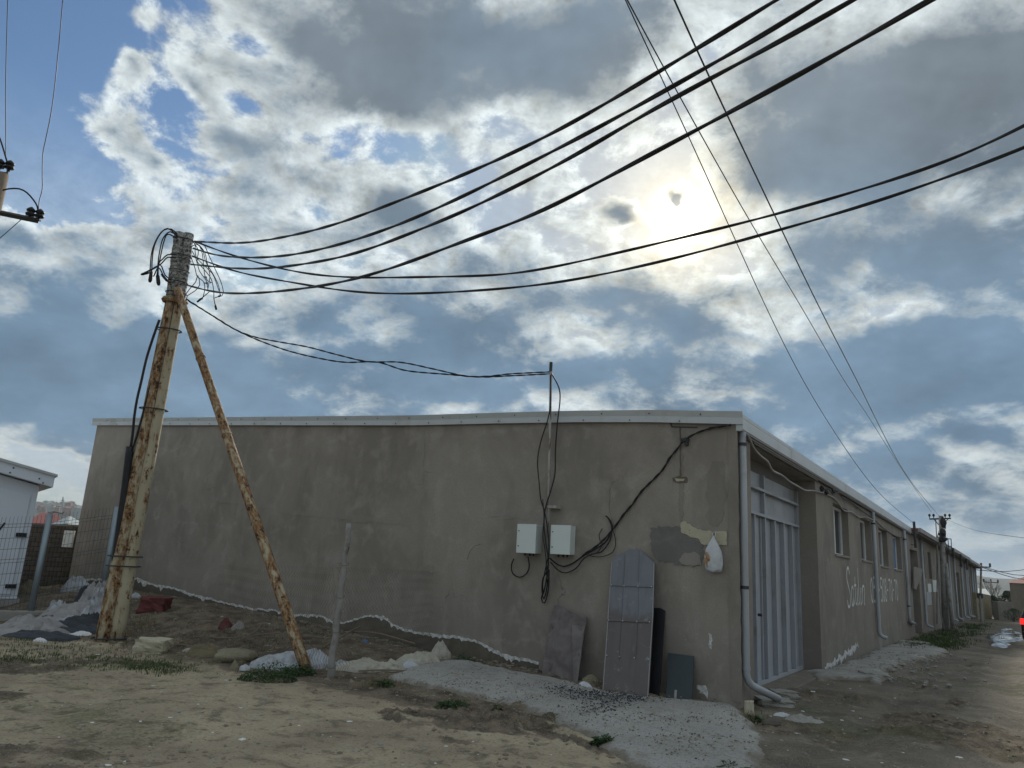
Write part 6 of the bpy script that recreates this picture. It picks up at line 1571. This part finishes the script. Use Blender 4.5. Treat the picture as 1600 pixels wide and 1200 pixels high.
scatter('lime_crumbs', 'pale crumbs along the street apron', 'debris', 500, (lambda r_: (lambda p: (p.x, p.y))(L(abs(r_.normal())*.7+.05, r_.uniform(4.8, 12), 0))), .016, grey_stone, 6, .5, .06)
# green: weeds one can count, and grass one cannot
def tuft(mb, c, n, r, h, q, wid=.006, droop=.5):
    for _ in range(n):
        a = q.uniform(0, 6.28); rr2 = r*math.sqrt(q.random()); x = c.x+rr2*math.cos(a); y = c.y+rr2*math.sin(a)
        z = float(gz0(x, y))+float(gbump(x, y))-.005; hh2 = h*q.uniform(.5, 1.1); b = q.uniform(0, 6.28); dx_, dy_ = math.cos(b), math.sin(b)
        l = hh2*droop*q.random(); w = wid*q.uniform(.6, 1.3)
        p0 = Vector((x, y, z)); p1 = p0+Vector((dx_*l*.3, dy_*l*.3, hh2*.6)); p2 = p0+Vector((dx_*l, dy_*l, hh2)); s_ = Vector((-dy_, dx_, 0))*w
        mb.add([p0-s_, p0+s_, p1+s_*.8, p1-s_*.8, p2], [(0, 1, 2, 3), (3, 2, 4)])
def weed(px, py, wpx, h, label, seed, n=420):
    q = random.Random(seed); c = onground(px, py); d = math.hypot(c.x, c.y); r = wpx/2*d/CF; mb = MB()
    for _ in range(n):
        a = q.uniform(0, 6.28); rr2 = r*math.sqrt(q.random()); x = c.x+rr2*math.cos(a); y = c.y+rr2*math.sin(a)*.6
        rr3 = rr2/r; z = float(gz0(x, y))+float(gbump(x, y))+h*(1-rr3**2)*q.uniform(.15, 1)*(.5+float(vnoise(x*9, y*9)))
        s_ = q.uniform(.010, .026); X_ = Vector((q.uniform(-1, 1), q.uniform(-1, 1), q.uniform(-.5, .7))).normalized()*s_; Y_ = X_.cross(Vector((q.uniform(-.3, .3), q.uniform(-.3, .3), 1))).normalized()*s_*.45
        p = Vector((x, y, z)); mb.add([p-X_, p-Y_, p+X_, p+Y_], [(0, 1, 2, 3)])
    m2 = MB()
    for _ in range(24):
        a = q.uniform(0, 6.28); m2.tube([Vector((c.x, c.y, c.z)), Vector((c.x+r*.5*math.cos(a), c.y+r*.3*math.sin(a), c.z+h*.5)), Vector((c.x+r*.9*math.cos(a), c.y+r*.55*math.sin(a), c.z+h*.5))], .003, 3)
    t = thing('weed', label, 'weed', tuple(c), 0, 'green weeds in the yard'); obj('leaves', mb, leaf, t); obj('stems', m2, leaf, t)
weed(418, 1064, 85, .20, 'largest leafy green weed, in front of the bluish sack', 1, 1500)
weed(462, 1056, 60, .16, 'leafy green weed against the foot of the brace', 2, 900)
weed(598, 1072, 36, .10, 'small green weed at the edge of the concrete apron near the post', 3, 350)
weed(706, 1104, 52, .07, 'flat green weed in the middle of the apron edge', 4, 420)
weed(776, 1114, 16, .06, 'tiny green weed on the apron edge right of the flat one', 5, 100)
weed(941, 1164, 36, .12, 'dark green weed at the lower edge of the concrete apron', 6, 420)
weed(1178, 1128, 40, .06, 'low green moss weed by the small yellow block', 7, 420)
weed(725, 1035, 40, .10, 'low green weed at the wall behind the cream plastic bag', 8, 300)
weed(1140, 1203, 70, .08, 'green weed at the bottom edge of the picture on the apron', 9, 500)
def grass(label, zones, seed, h, wid, m, dens):
    q = random.Random(seed); mb = MB()
    for px, py, wp_, hp_, n in zones:
        for _ in range(int(n*dens)):
            x, y = px+q.gauss(0, wp_/2.4), py+q.gauss(0, hp_/2.4)
            d = ray(x, y)
            if d.z > -.02: continue
            t = -EYE/d.z; c = CAM+d*t
            a, b = lxy(c.x, c.y)
            if (a < .1 and b > -.1): continue
            tuft(mb, c, q.randint(5, 11), .05+.0025*t, h, q, wid)
    return tag(obj('grass', mb, m, origin=(0, 0, 0)), label, 'grass', None, 'stuff')
grass('short sparse green grass tufts across the left yard', [(60, 1018, 150, 20, 110), (200, 1040, 140, 16, 120), (250, 1048, 70, 10, 70), (20, 1034, 60, 14, 40), (120, 1030, 120, 10, 60), (215, 985, 70, 30, 60), (40, 1000, 120, 8, 50), (400, 1032, 100, 20, 40), (470, 1018, 90, 16, 40)], 4, .045, .0035, grass_m, 1.2)
grass('dark grass and weeds behind the welded-mesh fence', [(110, 930, 130, 22, 160), (130, 905, 100, 16, 80)], 6, .22, .008, grass_m, 1.2)
grass('thick green grass strip along the street wall', [(1445, 1000, 60, 12, 160), (1470, 992, 50, 12, 160), (1495, 982, 50, 8, 120), (1430, 1003, 26, 5, 70), (1520, 972, 30, 5, 80)], 7, .11, .007, grass_m, 1.6)
grass('dry brown grass and twigs around the pole foot and the dark soil', [(205, 1000, 50, 16, 90), (300, 1012, 120, 16, 90), (600, 1000, 120, 14, 60), (430, 990, 150, 14, 60), (1170, 1125, 30, 8, 30), (590, 1075, 60, 8, 40)], 8, .08, .003, dry_m, 1.0)

# ------------------------------------------------------------------ air
hm = bpy.data.materials.new('haze_m'); hm.use_nodes = True; nt_ = hm.node_tree; nt_.nodes.clear()
pv = nt_.nodes.new('ShaderNodeVolumePrincipled'); pv.inputs['Color'].default_value = (.80, .87, .95, 1); pv.inputs['Density'].default_value = .00015; pv.inputs['Anisotropy'].default_value = .2
ou = nt_.nodes.new('ShaderNodeOutputMaterial'); nt_.links.new(pv.outputs[0], ou.inputs['Volume'])
HZ = True
if HZ:
    m = MB(); m.box((-9200, -9200, -31), (9200, 9200, 82), None); tag(obj('haze', m, hm, origin=(0, 0, 0)), 'pale air haze', 'haze', None, 'stuff')
